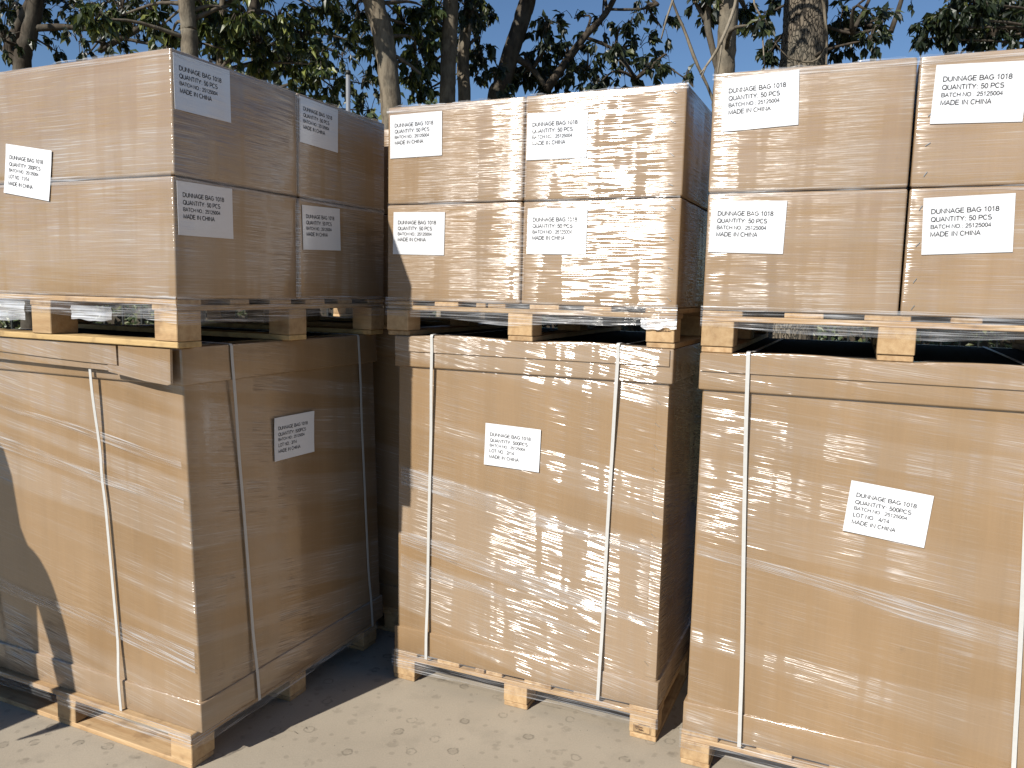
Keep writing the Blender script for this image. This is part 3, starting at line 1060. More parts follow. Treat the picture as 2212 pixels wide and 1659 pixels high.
film_band(bm_, 0.03, 0.83-Z_PB, 1.04, 0.66-Z_PB, 0.055, 0.0065, 1)
film_band(bm_, 0.03, 0.58-Z_PB, 1.04, 0.42-Z_PB, 0.06, 0.0065, 2)
film_band(bm_, 0.03, 0.49-Z_PB, 0.80, 0.34-Z_PB, 0.04, 0.0055, 3)
film_band(br_, 0.02, 0.74-Z_PB, 1.06, 0.60-Z_PB, 0.05, 0.0065, 5)
film_band(bl, 1.12, 1.02-Z_PB, 0.02, 0.86-Z_PB, 0.05, -0.003, 8, 'side')
film_band(bl, 1.12, 0.46-Z_PB, 0.02, 0.36-Z_PB, 0.06, 0.004, 9, 'side')
film_band(bl, 1.12, 1.15-Z_PB, 0.02, 1.00-Z_PB, 0.025, -0.003, 10, 'side')


# the left carton has settled and leans a little
def lean_all(root, lean, h, yaw):
    lx = lean[0]*math.cos(yaw)+lean[1]*math.sin(yaw)
    ly = -lean[0]*math.sin(yaw)+lean[1]*math.cos(yaw)
    for o_ in list(root.children):
        ml = o_.matrix_local.copy()
        if o_.name.startswith('label'):
            t = ml.translation.z/h-0.35
            o_.matrix_local = Matrix.Translation((lx*t, ly*t, 0)) @ ml
            continue
        o_.data = o_.data.copy()
        for v in o_.data.vertices:
            t = (v.co.z+o_.location.z)/h-0.35
            v.co.x += lx*t
            v.co.y += ly*t


bpy.context.view_layer.update()
lean_all(bl, (-0.036, -0.006), hL, LL['yaw'])


# stamp on the middle pallet's right front block: a frame, a split, an ear of wheat and two rows of smudged print
def flat_strokes(name, parent, strokes, loc, mat, wdt=0.0016):
    vs, fs = [], []
    for (x0, z0, x1, z1) in strokes:
        d = Vector((x1-x0, z1-z0))
        L = max(d.length, 1e-6)
        nrm = Vector((-d.y, d.x))/L*wdt/2
        k = len(vs)
        for (px, pz) in ((x0+nrm.x, z0+nrm.y), (x0-nrm.x, z0-nrm.y), (x1-nrm.x, z1-nrm.y), (x1+nrm.x, z1+nrm.y)):
            vs.append((px, 0, pz))
        fs.append((k, k+1, k+2, k+3))
    o = mesh_obj(name, vs, fs, mat, parent)
    o.location = loc
    o['kind'] = 'stuff'
    return o


ST = [(0, 0, .058, 0), (0, 0, 0, .026), (.058, 0, .058, .024), (.016, .029, .057, .029), (.017, 0, .017, .024),
      (.009, .002, .009, .010), (.009, .010, .004, .015), (.009, .010, .014, .015), (.004, .015, .004, .022), (.014, .015, .014, .022),
      (.009, .010, .009, .022), (.006, .016, .006, .023), (.012, .016, .012, .023)]
for k in range(4):
    ST += [(.020+k*.0032, .006, .020+k*.0032, .012), (.020+k*.0032, .006+.006*(k % 2), .0228+k*.0032, .012-.006*(k % 2)), (.020+k*.003, .016, .0222+k*.003, .020)]
flat_strokes('stamp', pal_ML, ST, (ML['w']-0.081, -0.0038, 0.029), M['stamp'])
ST2 = [(0, 0, .05, .002), (0, 0, 0, .012), (.008, .003, .008, .010), (.005, .006, .011, .006), (.016, .003, .018, .011), (.019, .003, .021, .011), (.023, .004, .026, .010),
       (.029, .001, .034, .004), (.038, .002, .044, .003)]
flat_strokes('stamp', pal_MU, ST2, (MU['w']-0.064, -0.0038, 0.056), M['stamp'])

# ------------------------------------------------------------------ trees behind the loads
class Geo:
    def __init__(self):
        self.v, self.f, self.c = [], [], []

    def tube(self, pts, radii, sides=8, rough=0.0, rr=None):
        base = len(self.v)
        n = len(pts)
        P = [Vector(p) for p in pts]
        ref = Vector((0.3, 1, 0.1)).normalized()
        for i, p in enumerate(P):
            d = (P[min(i+1, n-1)]-P[max(i-1, 0)])
            d = d.normalized() if d.length > 1e-6 else Vector((0, 0, 1))
            a = d.cross(ref)
            if a.length < 1e-3:
                a = d.cross(Vector((1, 0, 0)))
            a.normalize()
            b_ = d.cross(a)
            for k in range(sides):
                th = 2*math.pi*k/sides
                r = radii[i]*(1+(rough*(rr.random()-0.5)*2 if rr else 0))
                self.v.append(p+a*(math.cos(th)*r)+b_*(math.sin(th)*r))
        for i in range(n-1):
            for k in range(sides):
                a, b_ = base+i*sides+k, base+i*sides+(k+1) % sides
                self.f.append((a, b_, b_+sides, a+sides))
        self.f.append(tuple(base+k for k in reversed(range(sides))))
        self.f.append(tuple(base+(n-1)*sides+k for k in range(sides)))

    def leaf(self, p, d, nrm, L, W, shade):
        k = len(self.v)
        side = d.cross(nrm)
        if side.length < 1e-4:
            side = Vector((1, 0, 0))
        side.normalize()
        nn = side.cross(d).normalized()
        fold = nn*(W*0.22)
        self.v += [p, p+d*(L*0.42)+side*(W*0.5)+fold, p+d*(L*0.46), p+d*(L*0.42)-side*(W*0.5)+fold, p+d*L-nn*(L*0.10)]
        self.f += [(k, k+1, k+2), (k, k+2, k+3), (k+1, k+4, k+2), (k+2, k+4, k+3)]
        self.c += [shade]*4

    def build(self, name, mat, parent=None, smooth=False, color=False):
        o = mesh_obj(name, self.v, self.f, mat, parent, smooth)
        if color:
            at_ = o.data.color_attributes.new('shade', 'FLOAT_COLOR', 'CORNER')
            arr = np.zeros((len(o.data.loops), 4), dtype=np.float32)
            i = 0
            for poly, c in zip(o.data.polygons, self.c):
                for li in poly.loop_indices:
                    arr[li] = (c[0], c[1], 0, 1)
            at_.data.foreach_set('color', arr.ravel())
        return o


def smooth_path(pts, radii, n):
    """resample a polyline with a Catmull-Rom curve"""
    P = [Vector(p) for p in pts]
    out, rad = [], []
    m_ = len(P)-1
    for i in range(n+1):
        t = i/n*m_
        k = min(int(t), m_-1)
        q = t-k
        p0, p1, p2, p3 = P[max(k-1, 0)], P[k], P[k+1], P[min(k+2, m_)]
        out.append(0.5*((2*p1)+(p2-p0)*q+(2*p0-5*p1+4*p2-p3)*q*q+(3*p1-p0-3*p2+p3)*q**3))
        rad.append(radii[k]*(1-q)+radii[k+1]*q)
    return out, rad


LEAF_MESH = {}


def leaf_mesh(mat, sh):
    k = (mat, sh)
    if k not in LEAF_MESH:
        g = Geo()
        g.leaf(Vector((0, 0, 0)), Vector((1, 0, 0)), Vector((0, 0, 1)), 1.0, 0.46, sh)
        o = g.build('leaf', M[mat], None, False, True)
        LEAF_MESH[k] = o.data
        bpy.data.objects.remove(o)
    return LEAF_MESH[k]


def tree(name, lab, trunk, clusters, Y, seed, bark='bark', leafm='leaf', leaf_len=0.085, young=0.10, limbs=(), single=18, sides=14, dens=1.0, rough=0.06):
    """trunk: (u, v, width px[, Y]) from low to high; clusters: (u, v, radius px, sprays[, dY]); all at distance Y, given as seen from the yard"""
    rr = random.Random(seed)
    pts, rad = [], []
    for t in trunk:
        yy = t[3] if len(t) > 3 else Y
        pts.append(at(t[0], t[1], yy))
        rad.append(t[2]*yy/F_PX/2)
    low = pts[0].copy()
    low.z = -0.05
    low.x += (pts[0].x-pts[1].x)*0.6
    pts = [low, (low+pts[0])/2]+pts
    rad = [rad[0]*1.35, rad[0]*1.1]+rad
    root = empty(name, (low.x, low.y, 0))
    tag(root, lab, 'tree', 'trees standing behind the loads')
    O = Vector((low.x, low.y, 0))
    g = Geo()
    sp, sr = smooth_path([p-O for p in pts], rad, 46)
    g.tube(sp, sr, sides, rough, rr)
    g.build('trunk', M[bark], root, True)
    gl = Geo()
    for lb in limbs:
        q = [at(t[0], t[1], t[3] if len(t) > 3 else Y)-O for t in lb]
        r_ = [t[2]*(t[3] if len(t) > 3 else Y)/F_PX/2 for t in lb]
        a, b_ = smooth_path(q, r_, 14)
        gl.tube(a, b_, 8, 0.08, rr)
    lf = Geo()
    tw = Geo()
    singles = []
    hook = sp[8:]
    for lb in limbs:
        hook = hook+[at(t[0], t[1], t[3] if len(t) > 3 else Y)-O for t in lb]
    for c in clusters:
        u, v, rp, ns = c[:4]
        yy = Y+(c[4] if len(c) > 4 else rr.uniform(-0.5, 0.6))
        cen = at(u, v, yy)-O
        rw = rp*yy/F_PX
        # a limb reaches the cluster from the nearest wood
        h0 = min(hook, key=lambda h: (h-cen).length+0.35*max(0, h.z-cen.z))
        mid = (h0+cen)/2+Vector((rr.uniform(-.1, .1), rr.uniform(-.1, .1), rr.uniform(0.0, .16)))
        if (h0-cen).length > 0.12:
            a, b_ = smooth_path([h0, mid, cen], [0.016+rw*0.012, 0.010, 0.005], 7)
            gl.tube(a, b_, 5, 0.1, rr)
        for k in range(int(ns*dens)):
            dv = Vector((rr.gauss(0, 1), rr.gauss(0, 1), rr.gauss(0, 0.8)))
            dv = dv.normalized()*rw*(rr.random()**0.45)
            e = cen+dv
            m2 = cen+dv*0.5+Vector((0, 0, 0.03+0.15*rw))
            a, b_ = smooth_path([cen+dv*0.12, m2, e+Vector((0, 0, -0.01))], [0.004, 0.003, 0.0015], 4)
            tw.tube(a, b_, 3)
            out = (dv+Vector((rr.gauss(0, .02), rr.gauss(0, .02), 0))).normalized()
            for q in range(rr.randint(7, 11)):
                f = rr.uniform(0.45, 1.0)
                p = (m2*(1-f)+e*f) if f < 1 else e
                d = (out*0.5+Vector((rr.gauss(0, .5), rr.gauss(0, .5), rr.gauss(-1.0, .5)))).normalized()
                nrm = Vector((rr.gauss(0, .7), rr.gauss(0, .7), 1)).normalized()
                L = leaf_len*rr.uniform(0.7, 1.25)
                sh = (round(rr.random(), 2), 1.0 if rr.random() < young else (0.35 if rr.random() < young else 0.0))
                if len(singles) < single and v > 0 and d.y < 0.1 and rr.random() < 0.02:
                    singles.append((p, d, nrm, L, sh))
                else:
                    lf.leaf(p, d, nrm, L, L*rr.uniform(0.42, 0.58), sh)
    if gl.v:
        o_ = gl.build('branches', M['barkD' if bark != 'bark' else 'barkM'], root, True)
        tag(o_, kind='stuff')
    o_ = tw.build('twigs', M['barkD'], root)
    tag(o_, kind='stuff')
    o_ = lf.build('crown', M[leafm], root, False, True)
    tag(o_, kind='stuff')
    for p, d, nrm, L, sh in singles:
        me = leaf_mesh(leafm, (round(sh[0]*2)/2, sh[1]))
        o_ = bpy.data.objects.new('leaf', me)
        side = nrm.cross(d)
        side.normalize()
        up_ = d.cross(side)
        mm = Matrix((( d.x, side.x, up_.x, p.x), (d.y, side.y, up_.y, p.y), (d.z, side.z, up_.z, p.z), (0, 0, 0, 1)))
        o_.matrix_local = mm @ Matrix.Scale(L, 4)
        link(o_, root)
    return root


def high(u0, u1, n, seed, v0=-60, v1=-620, r=120, sprays=13):
    """the part of a crown that rises above the picture"""
    rr = random.Random(seed)
    return [(rr.uniform(u0, u1), rr.uniform(v1, v0), r*rr.uniform(.7, 1.2), sprays) for _ in range(n)]


# far left: two dark stems from one root
tree('camphor_tree', 'dark forked tree at the far left, its long limb reaching right', [(48, 170, 34), (62, 80, 31), (78, 0, 30), (95, -150, 28), (110, -420, 18)],
     [(20, 20, 70, 26), (70, 40, 60, 18, .3), (10, 80, 60, 14), (150, 20, 60, 15), (215, 35, 70, 18), (290, 60, 60, 14), (260, 20, 70, 18), (330, 20, 60, 16),
      (235, 75, 45, 6), (170, 90, 45, 5), (120, 110, 35, 4), (260, 110, 35, 4), (190, 118, 30, 3)]+high(-150, 330, 16, 1),
     6.6, 1, 'barkD', 'leafD', 0.07, 0.05, limbs=[[(50, 140, 30), (20, 110, 26), (45, 50, 20), (75, -20, 16)], [(66, 62, 16), (140, 58, 13), (215, 62, 11), (290, 40, 8), (340, 10, 6)],
                                             [(215, 110, 12), (262, 82, 14), (300, 60, 13), (330, 30, 10)], [(262, 82, 8), (330, 96, 6)]])
tree('camphor_tree', 'slim straight tree behind the left raised load, sunlit grey trunk', [(410, 130, 34), (408, 60, 32), (402, 0, 33), (398, -150, 30), (405, -420, 18)],
     [(200, 45, 45, 14), (245, 40, 38, 12), (345, 60, 40, 10, .4), (365, 95, 30, 8, .4), (450, 60, 40, 14, .5), (455, 20, 45, 14, .5), (520, 40, 55, 18), (560, 90, 55, 16), (500, 110, 45, 14)]
     + high(250, 560, 14, 2), 5.3, 2, 'bark', 'leaf', 0.085, 0.22)
tree('camphor_tree', 'thin young tree beside the slim trunk behind the left raised load', [(475, 140, 13), (479, 60, 13), (481, 0, 13), (486, -150, 10), (490, -260, 6)],
     [(600, 40, 60, 22), (650, 80, 60, 22), (620, 130, 60, 20), (560, 140, 45, 12), (690, 140, 55, 18), (700, 30, 60, 22), (660, 170, 45, 12), (720, 190, 40, 10)]+high(480, 720, 10, 3),
     5.9, 3, 'bark', 'leaf', 0.08, 0.22, dens=0.8)
tree('camphor_tree', 'bushy dark tree behind the steel post', [(560, 160, 30), (552, 80, 28), (548, 0, 26), (540, -200, 20)],
     [(540, 30, 90, 30), (600, 90, 90, 30), (680, 70, 90, 30), (740, 120, 80, 26), (760, 40, 80, 26), (700, 190, 70, 20), (780, 180, 60, 18), (800, 240, 45, 12), (630, 150, 80, 24), (770, 90, 70, 20), (460, 90, 80, 20)]
     + high(450, 800, 14, 4), 7.6, 4, 'barkD', 'leafD', 0.08, 0.16, dens=0.65)
tree('camphor_tree', 'leaning tree with a curved sunlit trunk between the left and middle loads', [(846, 330, 44), (845, 240, 43), (838, 150, 42), (826, 70, 43), (806, 0, 44), (780, -140, 40), (760, -420, 24)],
     [(780, 60, 50, 12, .5), (870, 40, 55, 16, .4), (900, 110, 50, 16, .4), (885, 170, 45, 12, .5), (900, 60, 50, 14, .5), (930, 30, 45, 12, .5), (810, 120, 40, 8, .5)]
     + high(640, 900, 14, 5), 5.7, 5, 'bark', 'leaf', 0.085, 0.20, limbs=[[(832, 110, 9), (870, 130, 7), (910, 160, 5)]])
tree('camphor_tree', 'straight grey tree behind the middle raised load, left of a crooked one', [(966, 260, 34), (968, 160, 33), (972, 60, 32), (974, 0, 32), (978, -160, 28), (985, -420, 16)],
     [(930, 150, 45, 14, .3), (930, 90, 45, 14, .3), (945, 20, 45, 12, .4), (920, 195, 35, 8, .4)]+high(850, 1060, 12, 6), 6.3, 6, 'bark', 'leaf', 0.085, 0.16)
tree('camphor_tree', 'crooked tree half behind the straight grey trunk', [(1003, 240, 26), (1000, 150, 26), (1003, 90, 24), (1014, 30, 24), (1030, -40, 22), (1040, -300, 14)],
     [(1020, 70, 45, 18), (1030, 120, 42, 16), (1015, 30, 45, 16), (1050, 30, 38, 10), (1025, 165, 32, 8), (1010, 10, 45, 14)]+high(960, 1090, 10, 7), 6.9, 7, 'bark', 'leafD', 0.08, 0.25)
tree('camphor_tree', 'dark leaning tree with drooping leaves behind the middle raised load', [(1072, 250, 42), (1085, 180, 38), (1108, 100, 34), (1128, 40, 34), (1144, -20, 34), (1170, -180, 28), (1190, -420, 16)],
     [(1180, 60, 45, 16), (1170, 110, 50, 20), (1230, 120, 55, 22), (1215, 165, 50, 18), (1130, 170, 50, 20), (1080, 175, 35, 10), (1270, 150, 50, 16), (1320, 110, 45, 14), (1345, 160, 45, 14), (1290, 185, 40, 10),
      (1380, 100, 45, 12), (1360, 60, 45, 12), (1400, 150, 40, 10), (1300, 55, 35, 6), (1430, 60, 40, 7), (1395, 30, 40, 8), (1240, 40, 35, 3), (1480, 170, 26, 4), (1190, 180, 45, 14), (1150, 140, 45, 16), (1440, 120, 30, 4)]
     + high(1150, 1480, 16, 8), 7.0, 8, 'barkD', 'leafD', 0.09, 0.10, dens=0.72,
     limbs=[[(1108, 120, 16), (1150, 150, 12), (1180, 190, 9)], [(1180, 195, 20), (1225, 130, 18), (1262, 80, 15), (1300, 40, 13), (1325, 0, 12), (1350, -60, 9)], [(1262, 80, 8), (1330, 110, 6), (1375, 170, 4)],
            [(1310, 20, 6), (1380, 20, 5), (1420, 10, 4)], [(1105, 110, 7), (1080, 150, 5), (1045, 165, 3)]])
tree('camphor_tree', 'sunlit tree with a pale dead branch at the left end of the right load', [(1556, 330, 46), (1562, 200, 42), (1570, 90, 38), (1574, 0, 40), (1580, -140, 34), (1590, -420, 20)],
     [(1520, 15, 35, 8), (1545, 30, 28, 7), (1610, 25, 30, 8), (1640, 55, 30, 7), (1600, 60, 22, 3), (1525, 45, 20, 3)]+high(1470, 1680, 12, 9), 5.0, 9, 'bark', 'leafD', 0.07, 0.18,
     limbs=[[(1553, 160, 12), (1540, 110, 13), (1528, 50, 14), (1530, -10, 13), (1520, -90, 10)]])
tree('camphor_tree', 'thickest tree, with rough plated bark, behind the right raised load', [(1728, 260, 96), (1733, 140, 90), (1738, 60, 86), (1741, 0, 86), (1748, -140, 82), (1760, -500, 60)],
     [(1660, 105, 22, 8, .2), (1655, 130, 22, 8, .2), (1668, 6, 20, 6, .3), (1820, 40, 40, 14), (1850, 60, 40, 13), (1830, 95, 35, 12), (1880, 85, 35, 10), (1815, 60, 24, 8, .3), (1805, 108, 20, 5, .3), (1900, 45, 35, 7), (1648, 40, 22, 5, .2)]
     + high(1620, 1950, 16, 10), 5.6, 10, 'barkG', 'leafD', 0.07, 0.10, sides=40, rough=0.035,
     limbs=[[(1780, 55, 7), (1840, 72, 6), (1900, 62, 4), (1925, 68, 2)]])
tree('camphor_tree', 'dense dark crown reaching in at the top right corner', [(2330, 300, 60), (2325, 120, 56), (2310, 0, 52), (2300, -160, 44), (2290, -420, 24)],
     [(2010, 65, 40, 20), (2060, 40, 55, 30), (2110, 70, 45, 26), (2150, 30, 60, 32), (2195, 60, 50, 28), (2080, 75, 40, 20), (2030, 85, 26, 9), (2240, 40, 70, 28), (2150, 75, 45, 22), (1985, 88, 18, 5), (2100, 10, 60, 26), (2200, 5, 60, 26)]
     + high(2050, 2500, 18, 11), 6.0, 11, 'barkD', 'leafD', 0.075, 0.06)


# dead branches caught on the trunks at the right
def dead_branch(lab, pts, Y, mat='dead'):
    g = Geo()
    main = pts[0]
    P0 = at(main[0][0], main[0][1], Y)
    rr = random.Random(int(main[0][0]))
    for path in pts:
        q = [at(p[0], p[1], Y+rr.uniform(-.03, .03))-P0 for p in path]
        a, b_ = smooth_path(q, [p[2]*Y/F_PX/2 for p in path], 14)
        g.tube(a, b_, 6, 0.12, rr)
    o_ = g.build('dead_branch', M[mat], None, True)
    o_.location = P0
    tag(o_, lab, 'branch', 'bare branches hanging before the trunks')
    return o_


dead_branch('pale forked dead branch leaning across the sunlit trunk at the right load', [[(1594, -60, 6), (1590, 0, 7), (1578, 40, 7), (1560, 85, 7), (1545, 115, 6), (1520, 150, 4), (1512, 160, 3)], [(1560, 85, 4), (1556, 120, 4), (1550, 160, 3)], [(1525, 145, 3), (1515, 168, 3)]], 4.75)
dead_branch('thin pale twig hanging between the sunlit and the thickest trunk', [[(1640, -80, 3), (1628, 0, 4), (1645, 40, 4), (1648, 90, 3), (1652, 150, 2)]], 4.75)
dead_branch('long thin grey branch slanting down to the sunlit trunk', [[(1440, -70, 4), (1452, 0, 5), (1480, 70, 6), (1502, 130, 7), (1530, 190, 6), (1548, 240, 6)]], 5.6, 'bark')
dead_branch('short pale stick hanging at the top above the middle raised load', [[(1470, -60, 4), (1460, -20, 5), (1440, 40, 4), (1428, 85, 3)]], 5.2)
dead_branch('reddish creeper stem looping beside the thickest trunk', [[(1772, -60, 6), (1778, 0, 7), (1784, 60, 6), (1786, 100, 5), (1766, 128, 4), (1740, 134, 4), (1700, 122, 3), (1672, 90, 2)], [(1786, 95, 4), (1785, 140, 4)]], 5.2, 'bark')

# ------------------------------------------------------------------ post, fence, hedge
pp = at(752, 190, 4.9)
post = empty('steel_post', (pp.x, pp.y, 0))
tag(post, 'slim galvanised steel post with dark cap behind the left raised load', 'post')
g = Geo()
topz = at(752, 160, 4.9).z
g.tube([(0, 0, -0.02), (0, 0, topz)], [0.0135, 0.0135], 20)
g.build('pole', M['steel'], post, True)
g = Geo()
g.tube([(0, 0, topz-0.004), (0, 0, topz+0.014), (0, 0, topz+0.021), (0, 0, topz+0.024)], [0.0165, 0.0165, 0.012, 0.003], 20)
g.build('cap', M['black'], post, True)

fence = empty('iron_fence', (-5.0, 7.9, 0))
tag(fence, 'black iron bar fence before the hedge, seen through the right pallet gap', 'fence')
bar_me = box_mesh('bar', 0.018, 0.018, 1.75, 0.002, M['black'])
for i in range(66):
    put('bar', bar_me, fence, (i*0.185, 0, 0))
for z in (0.25, 1.60):
    put('rail', box_mesh('rail', 12.1, 0.030, 0.035, 0.003, M['black']), fence, (-0.03, -0.0065, z))

rr = random.Random(99)
hg = Geo()
for i in range(9000):
    x = rr.uniform(-6.5, 8.5)
    z = rr.uniform(0.02, 1.58)+0.08*math.sin(x*3)
    y = 8.9-0.25*math.sin(z*1.6)+rr.gauss(0, 0.12)
    d = Vector((rr.gauss(0, 1), rr.gauss(-.4, .7), rr.gauss(0, .8))).normalized()
    hg.leaf(Vector((x, y, z)), d, Vector((rr.gauss(0, .6), -0.6, 0.8)).normalized(), rr.uniform(.07, .12), rr.uniform(.04, .06), (rr.random(), 1.0 if rr.random() < .25 else 0.0))
hedge = empty('hedge', (1.0, 8.9, 0))
tag(hedge, 'clipped green hedge behind the iron fence', 'hedge')
o = hg.build('foliage', M['farleaf'], hedge, False, True)
o.location = (-1.0, -8.9, 0)
tag(o, kind='stuff')
core = mesh_obj('stems', [(-7.4, 0.06, 0), (7.4, 0.06, 0), (7.4, 0.5, 0), (-7.4, 0.5, 0), (-7.4, 0.12, 1.45), (7.4, 0.12, 1.45), (7.4, 0.45, 1.45), (-7.4, 0.45, 1.45)],
                [(3, 2, 1, 0), (4, 5, 6, 7), (0, 1, 5, 4), (1, 2, 6, 5), (2, 3, 7, 6), (3, 0, 4, 7)], M['barkD'], hedge)

# far trees beyond the hedge
ft = Geo()
for (cx, cy, cz, rx, rz, n) in ((-2.2, 19, 3.0, 3.2, 3.0, 2600), (-8, 21, 4, 4, 4, 2600), (3, 24, 2.2, 4, 2.4, 1800), (12, 22, 2.5, 6, 3, 2200)):
    for i in range(n):
        dv = Vector((rr.gauss(0, 1), rr.gauss(0, 1), rr.gauss(0, 1))).normalized()*(rr.random()**0.33)
        p = Vector((cx+dv.x*rx, cy+dv.y*rx*0.7, max(0.1, cz+dv.z*rz)))
        d = Vector((rr.gauss(0, 1), rr.gauss(0, 1), rr.gauss(-.4, .8))).normalized()
        ft.leaf(p, d, Vector((rr.gauss(0, .6), -.5, .8)).normalized(), rr.uniform(.2, .4), rr.uniform(.12, .2), (rr.random(), 1.0 if rr.random() < .2 else 0.0))
o = ft.build('far_trees', M['farleaf'], None, False, True)
tag(o, 'low mass of far trees beyond the yard', 'trees', kind='stuff')

# ------------------------------------------------------------------ litter: leaves and straws on the concrete
def litter(name, lab, cat, x, y, pts, mat, rad):
    g = Geo()
    g.tube([Vector(p) for p in pts], [rad, rad, rad*0.6][:len(pts)], 5)
    o_ = g.build(name, M[mat], None, True)
    o_.location = (x, y, rad+0.0005)
    tag(o_, lab, cat)


def gp(u, v):
    d = fw + rt*((u-1106)/F_PX) - up*((v-829.5)/F_PX)
    t = -CAM_H/d.z
    return d*t


p1 = gp(622, 1578)
litter('straw', 'pale straw on the sunny concrete before the left big box', 'straw', p1.x, p1.y, [(0, 0, 0), (0.022, -0.010, 0.002), (0.040, -0.022, 0)], 'dead', 0.0014)
p1 = gp(650, 1569)
litter('straw', 'paler shorter straw lying parallel beside the first straw', 'straw', p1.x, p1.y, [(0, 0, 0), (0.016, -0.008, 0.001), (0.026, -0.018, 0)], 'dead', 0.0013)

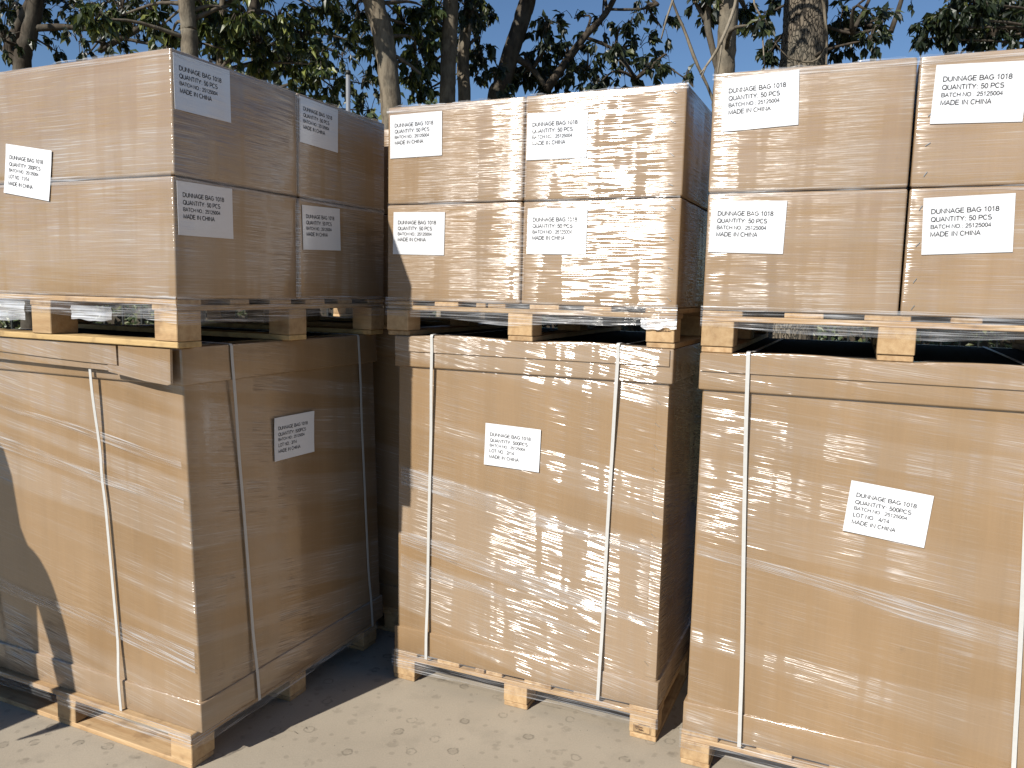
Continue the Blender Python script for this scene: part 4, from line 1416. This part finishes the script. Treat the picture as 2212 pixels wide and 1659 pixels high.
# ------------------------------------------------------------------ a second person, just outside the picture on the left, whose shadow falls on the left carton
def person(loc, facing):
    root = empty('person', (loc[0], loc[1], 0), facing)
    tag(root, 'person in a dark hooded coat standing left of the left big box', 'person')
    V = [(0, 0, .95, .135, .105), (0, 0, 1.12, .15, .11), (0, 0, 1.32, .17, .115), (0, 0, 1.46, .075, .07), (0, .01, 1.54, .06, .06), (0, .02, 1.64, .085, .10), (0, .02, 1.73, .075, .09)]
    E_ = [(0, 1), (1, 2), (2, 3), (3, 4), (4, 5), (5, 6)]
    for s in (1, -1):
        k = len(V)
        V += [(.225*s, 0, 1.37, .085, .08), (.32*s, -.01, 1.12, .062, .06), (.36*s, .05, .88, .050, .05), (.365*s, .08, .79, .030, .04), (.365*s, .10, .72, .016, .036)]
        E_ += [(2, k), (k, k+1), (k+1, k+2), (k+2, k+3), (k+3, k+4)]
        f0 = k+4
        for i, (dy, dz, bx) in enumerate(((.035, -.05, 0), (.015, -.065, .002), (-.005, -.06, .003), (-.022, -.045, .003))):
            n = len(V)
            V += [(.365*s-bx*s, .10+dy, .72+dz*.5, .009, .009), (.36*s-bx*s, .105+dy*1.1, .72+dz*1.1, .007, .007)]
            E_ += [(f0, n), (n, n+1)]
        n = len(V)
        V += [(.355*s, .125, .765, .010, .010), (.345*s, .145, .735, .008, .008)]
        E_ += [(k+3, n), (n, n+1)]
        k = len(V)
        V += [(.095*s, 0, .88, .10, .11), (.11*s, .015, .50, .065, .07), (.115*s, -.015, .11, .045, .05), (.12*s, .04, .045, .042, .045), (.13*s, .15, .032, .038, .030)]
        E_ += [(0, k), (k, k+1), (k+1, k+2), (k+2, k+3), (k+3, k+4)]
    me = bpy.data.meshes.new('body')
    me.from_pydata([v[:3] for v in V], E_, [])
    o_ = bpy.data.objects.new('body', me)
    link(o_)
    o_.modifiers.new('skin', 'SKIN')
    for i, v in enumerate(V):
        me.skin_vertices[0].data[i].radius = v[3:5]
        me.skin_vertices[0].data[i].use_root = (i == 0)
    sb = o_.modifiers.new('sub', 'SUBSURF')
    sb.levels = sb.render_levels = 2
    bpy.context.view_layer.update()
    dg = bpy.context.evaluated_depsgraph_get()
    m2 = bpy.data.meshes.new_from_object(o_.evaluated_get(dg))
    bpy.data.objects.remove(o_)
    m2.materials.clear()
    for k in ('skin', 'coat', 'jeans', 'shoe'):
        m2.materials.append(M[k])
    for p in m2.polygons:
        c = p.center
        p.use_smooth = True
        if c.z > 1.50 or (abs(c.x) > .25 and c.z < .84):
            p.material_index = 0
        elif c.z > .80 or abs(c.x) > .24:
            p.material_index = 1
        elif c.z > .085:
            p.material_index = 2
        else:
            p.material_index = 3
    b_ = link(bpy.data.objects.new('body', m2), root)
    # hooded coat: a shell over torso and head, open to the front
    vs, fs = [], []
    prof = [(.46, .31, .21), (.62, .27, .185), (.80, .225, .16), (1.0, .195, .14), (1.2, .20, .14), (1.36, .215, .13), (1.43, .19, .125), (1.50, .15, .125), (1.60, .135, .135), (1.70, .12, .13), (1.79, .085, .10), (1.825, .03, .04)]
    ns = 28
    for (z, rx, ry) in prof:
        for k in range(ns):
            th = 2*math.pi*k/ns
            front = max(0.0, math.sin(th))
            yy = math.sin(th)*ry - (0.075*front if z > 1.52 else 0.0)
            vs.append((math.cos(th)*rx, yy-0.005, z))
    for j in range(len(prof)-1):
        for k in range(ns):
            a, c_ = j*ns+k, j*ns+(k+1) % ns
            fs.append((a, c_, c_+ns, a+ns))
    fs.append(tuple((len(prof)-1)*ns+k for k in range(ns)))
    mesh_obj('hooded_coat', vs, fs, M['coat'], root, True)
    # face: eyes, nose, mouth and the fringe of hair
    g = Geo()
    g.tube([(0, .115, 1.645), (0, .135, 1.615), (0, .118, 1.600)], [.008, .014, .008], 8)
    g.build('nose', M['skin'], root, True)
    for s in (1, -1):
        g = Geo()
        g.tube([(.018*s, .106, 1.648), (.032*s, .110, 1.650), (.046*s, .098, 1.648)], [.003, .007, .003], 8)
        g.build('eye', M['hair'], root, True)
    g = Geo()
    g.tube([(-.024, .104, 1.575), (0, .113, 1.572), (.024, .104, 1.575)], [.003, .006, .003], 8)
    g.build('mouth', M['skin'], root, True)
    g = Geo()
    g.tube([(-.07, .05, 1.70), (-.035, .095, 1.72), (.035, .095, 1.72), (.07, .05, 1.70)], [.02, .03, .03, .02], 10)
    g.build('hair', M['hair'], root, True)
    return root


pers = person((-2.541, 2.047), R(48.6-90))
pers.scale = (0.95, 0.95, 0.95)


# ------------------------------------------------------------------ grit and crumbs on the concrete
gr = Geo()
rr = random.Random(5)
for i in range(900):
    x, y = rr.uniform(-2.6, 2.4), rr.uniform(1.3, 3.6)
    r_ = rr.uniform(0.0008, 0.0026)
    a = rr.uniform(0, 6.28)
    k = len(gr.v)
    gr.v += [Vector((x+math.cos(a+q*1.57)*r_*rr.uniform(.7, 1.5), y+math.sin(a+q*1.57)*r_*rr.uniform(.7, 1.5), 0.0003)) for q in range(4)]
    gr.v.append(Vector((x, y, r_*0.9)))
    gr.f += [(k+q, k+(q+1) % 4, k+4) for q in range(4)]
o = gr.build('grit', M['grit'])
tag(o, 'fine grit scattered on the concrete', 'grit', kind='stuff')
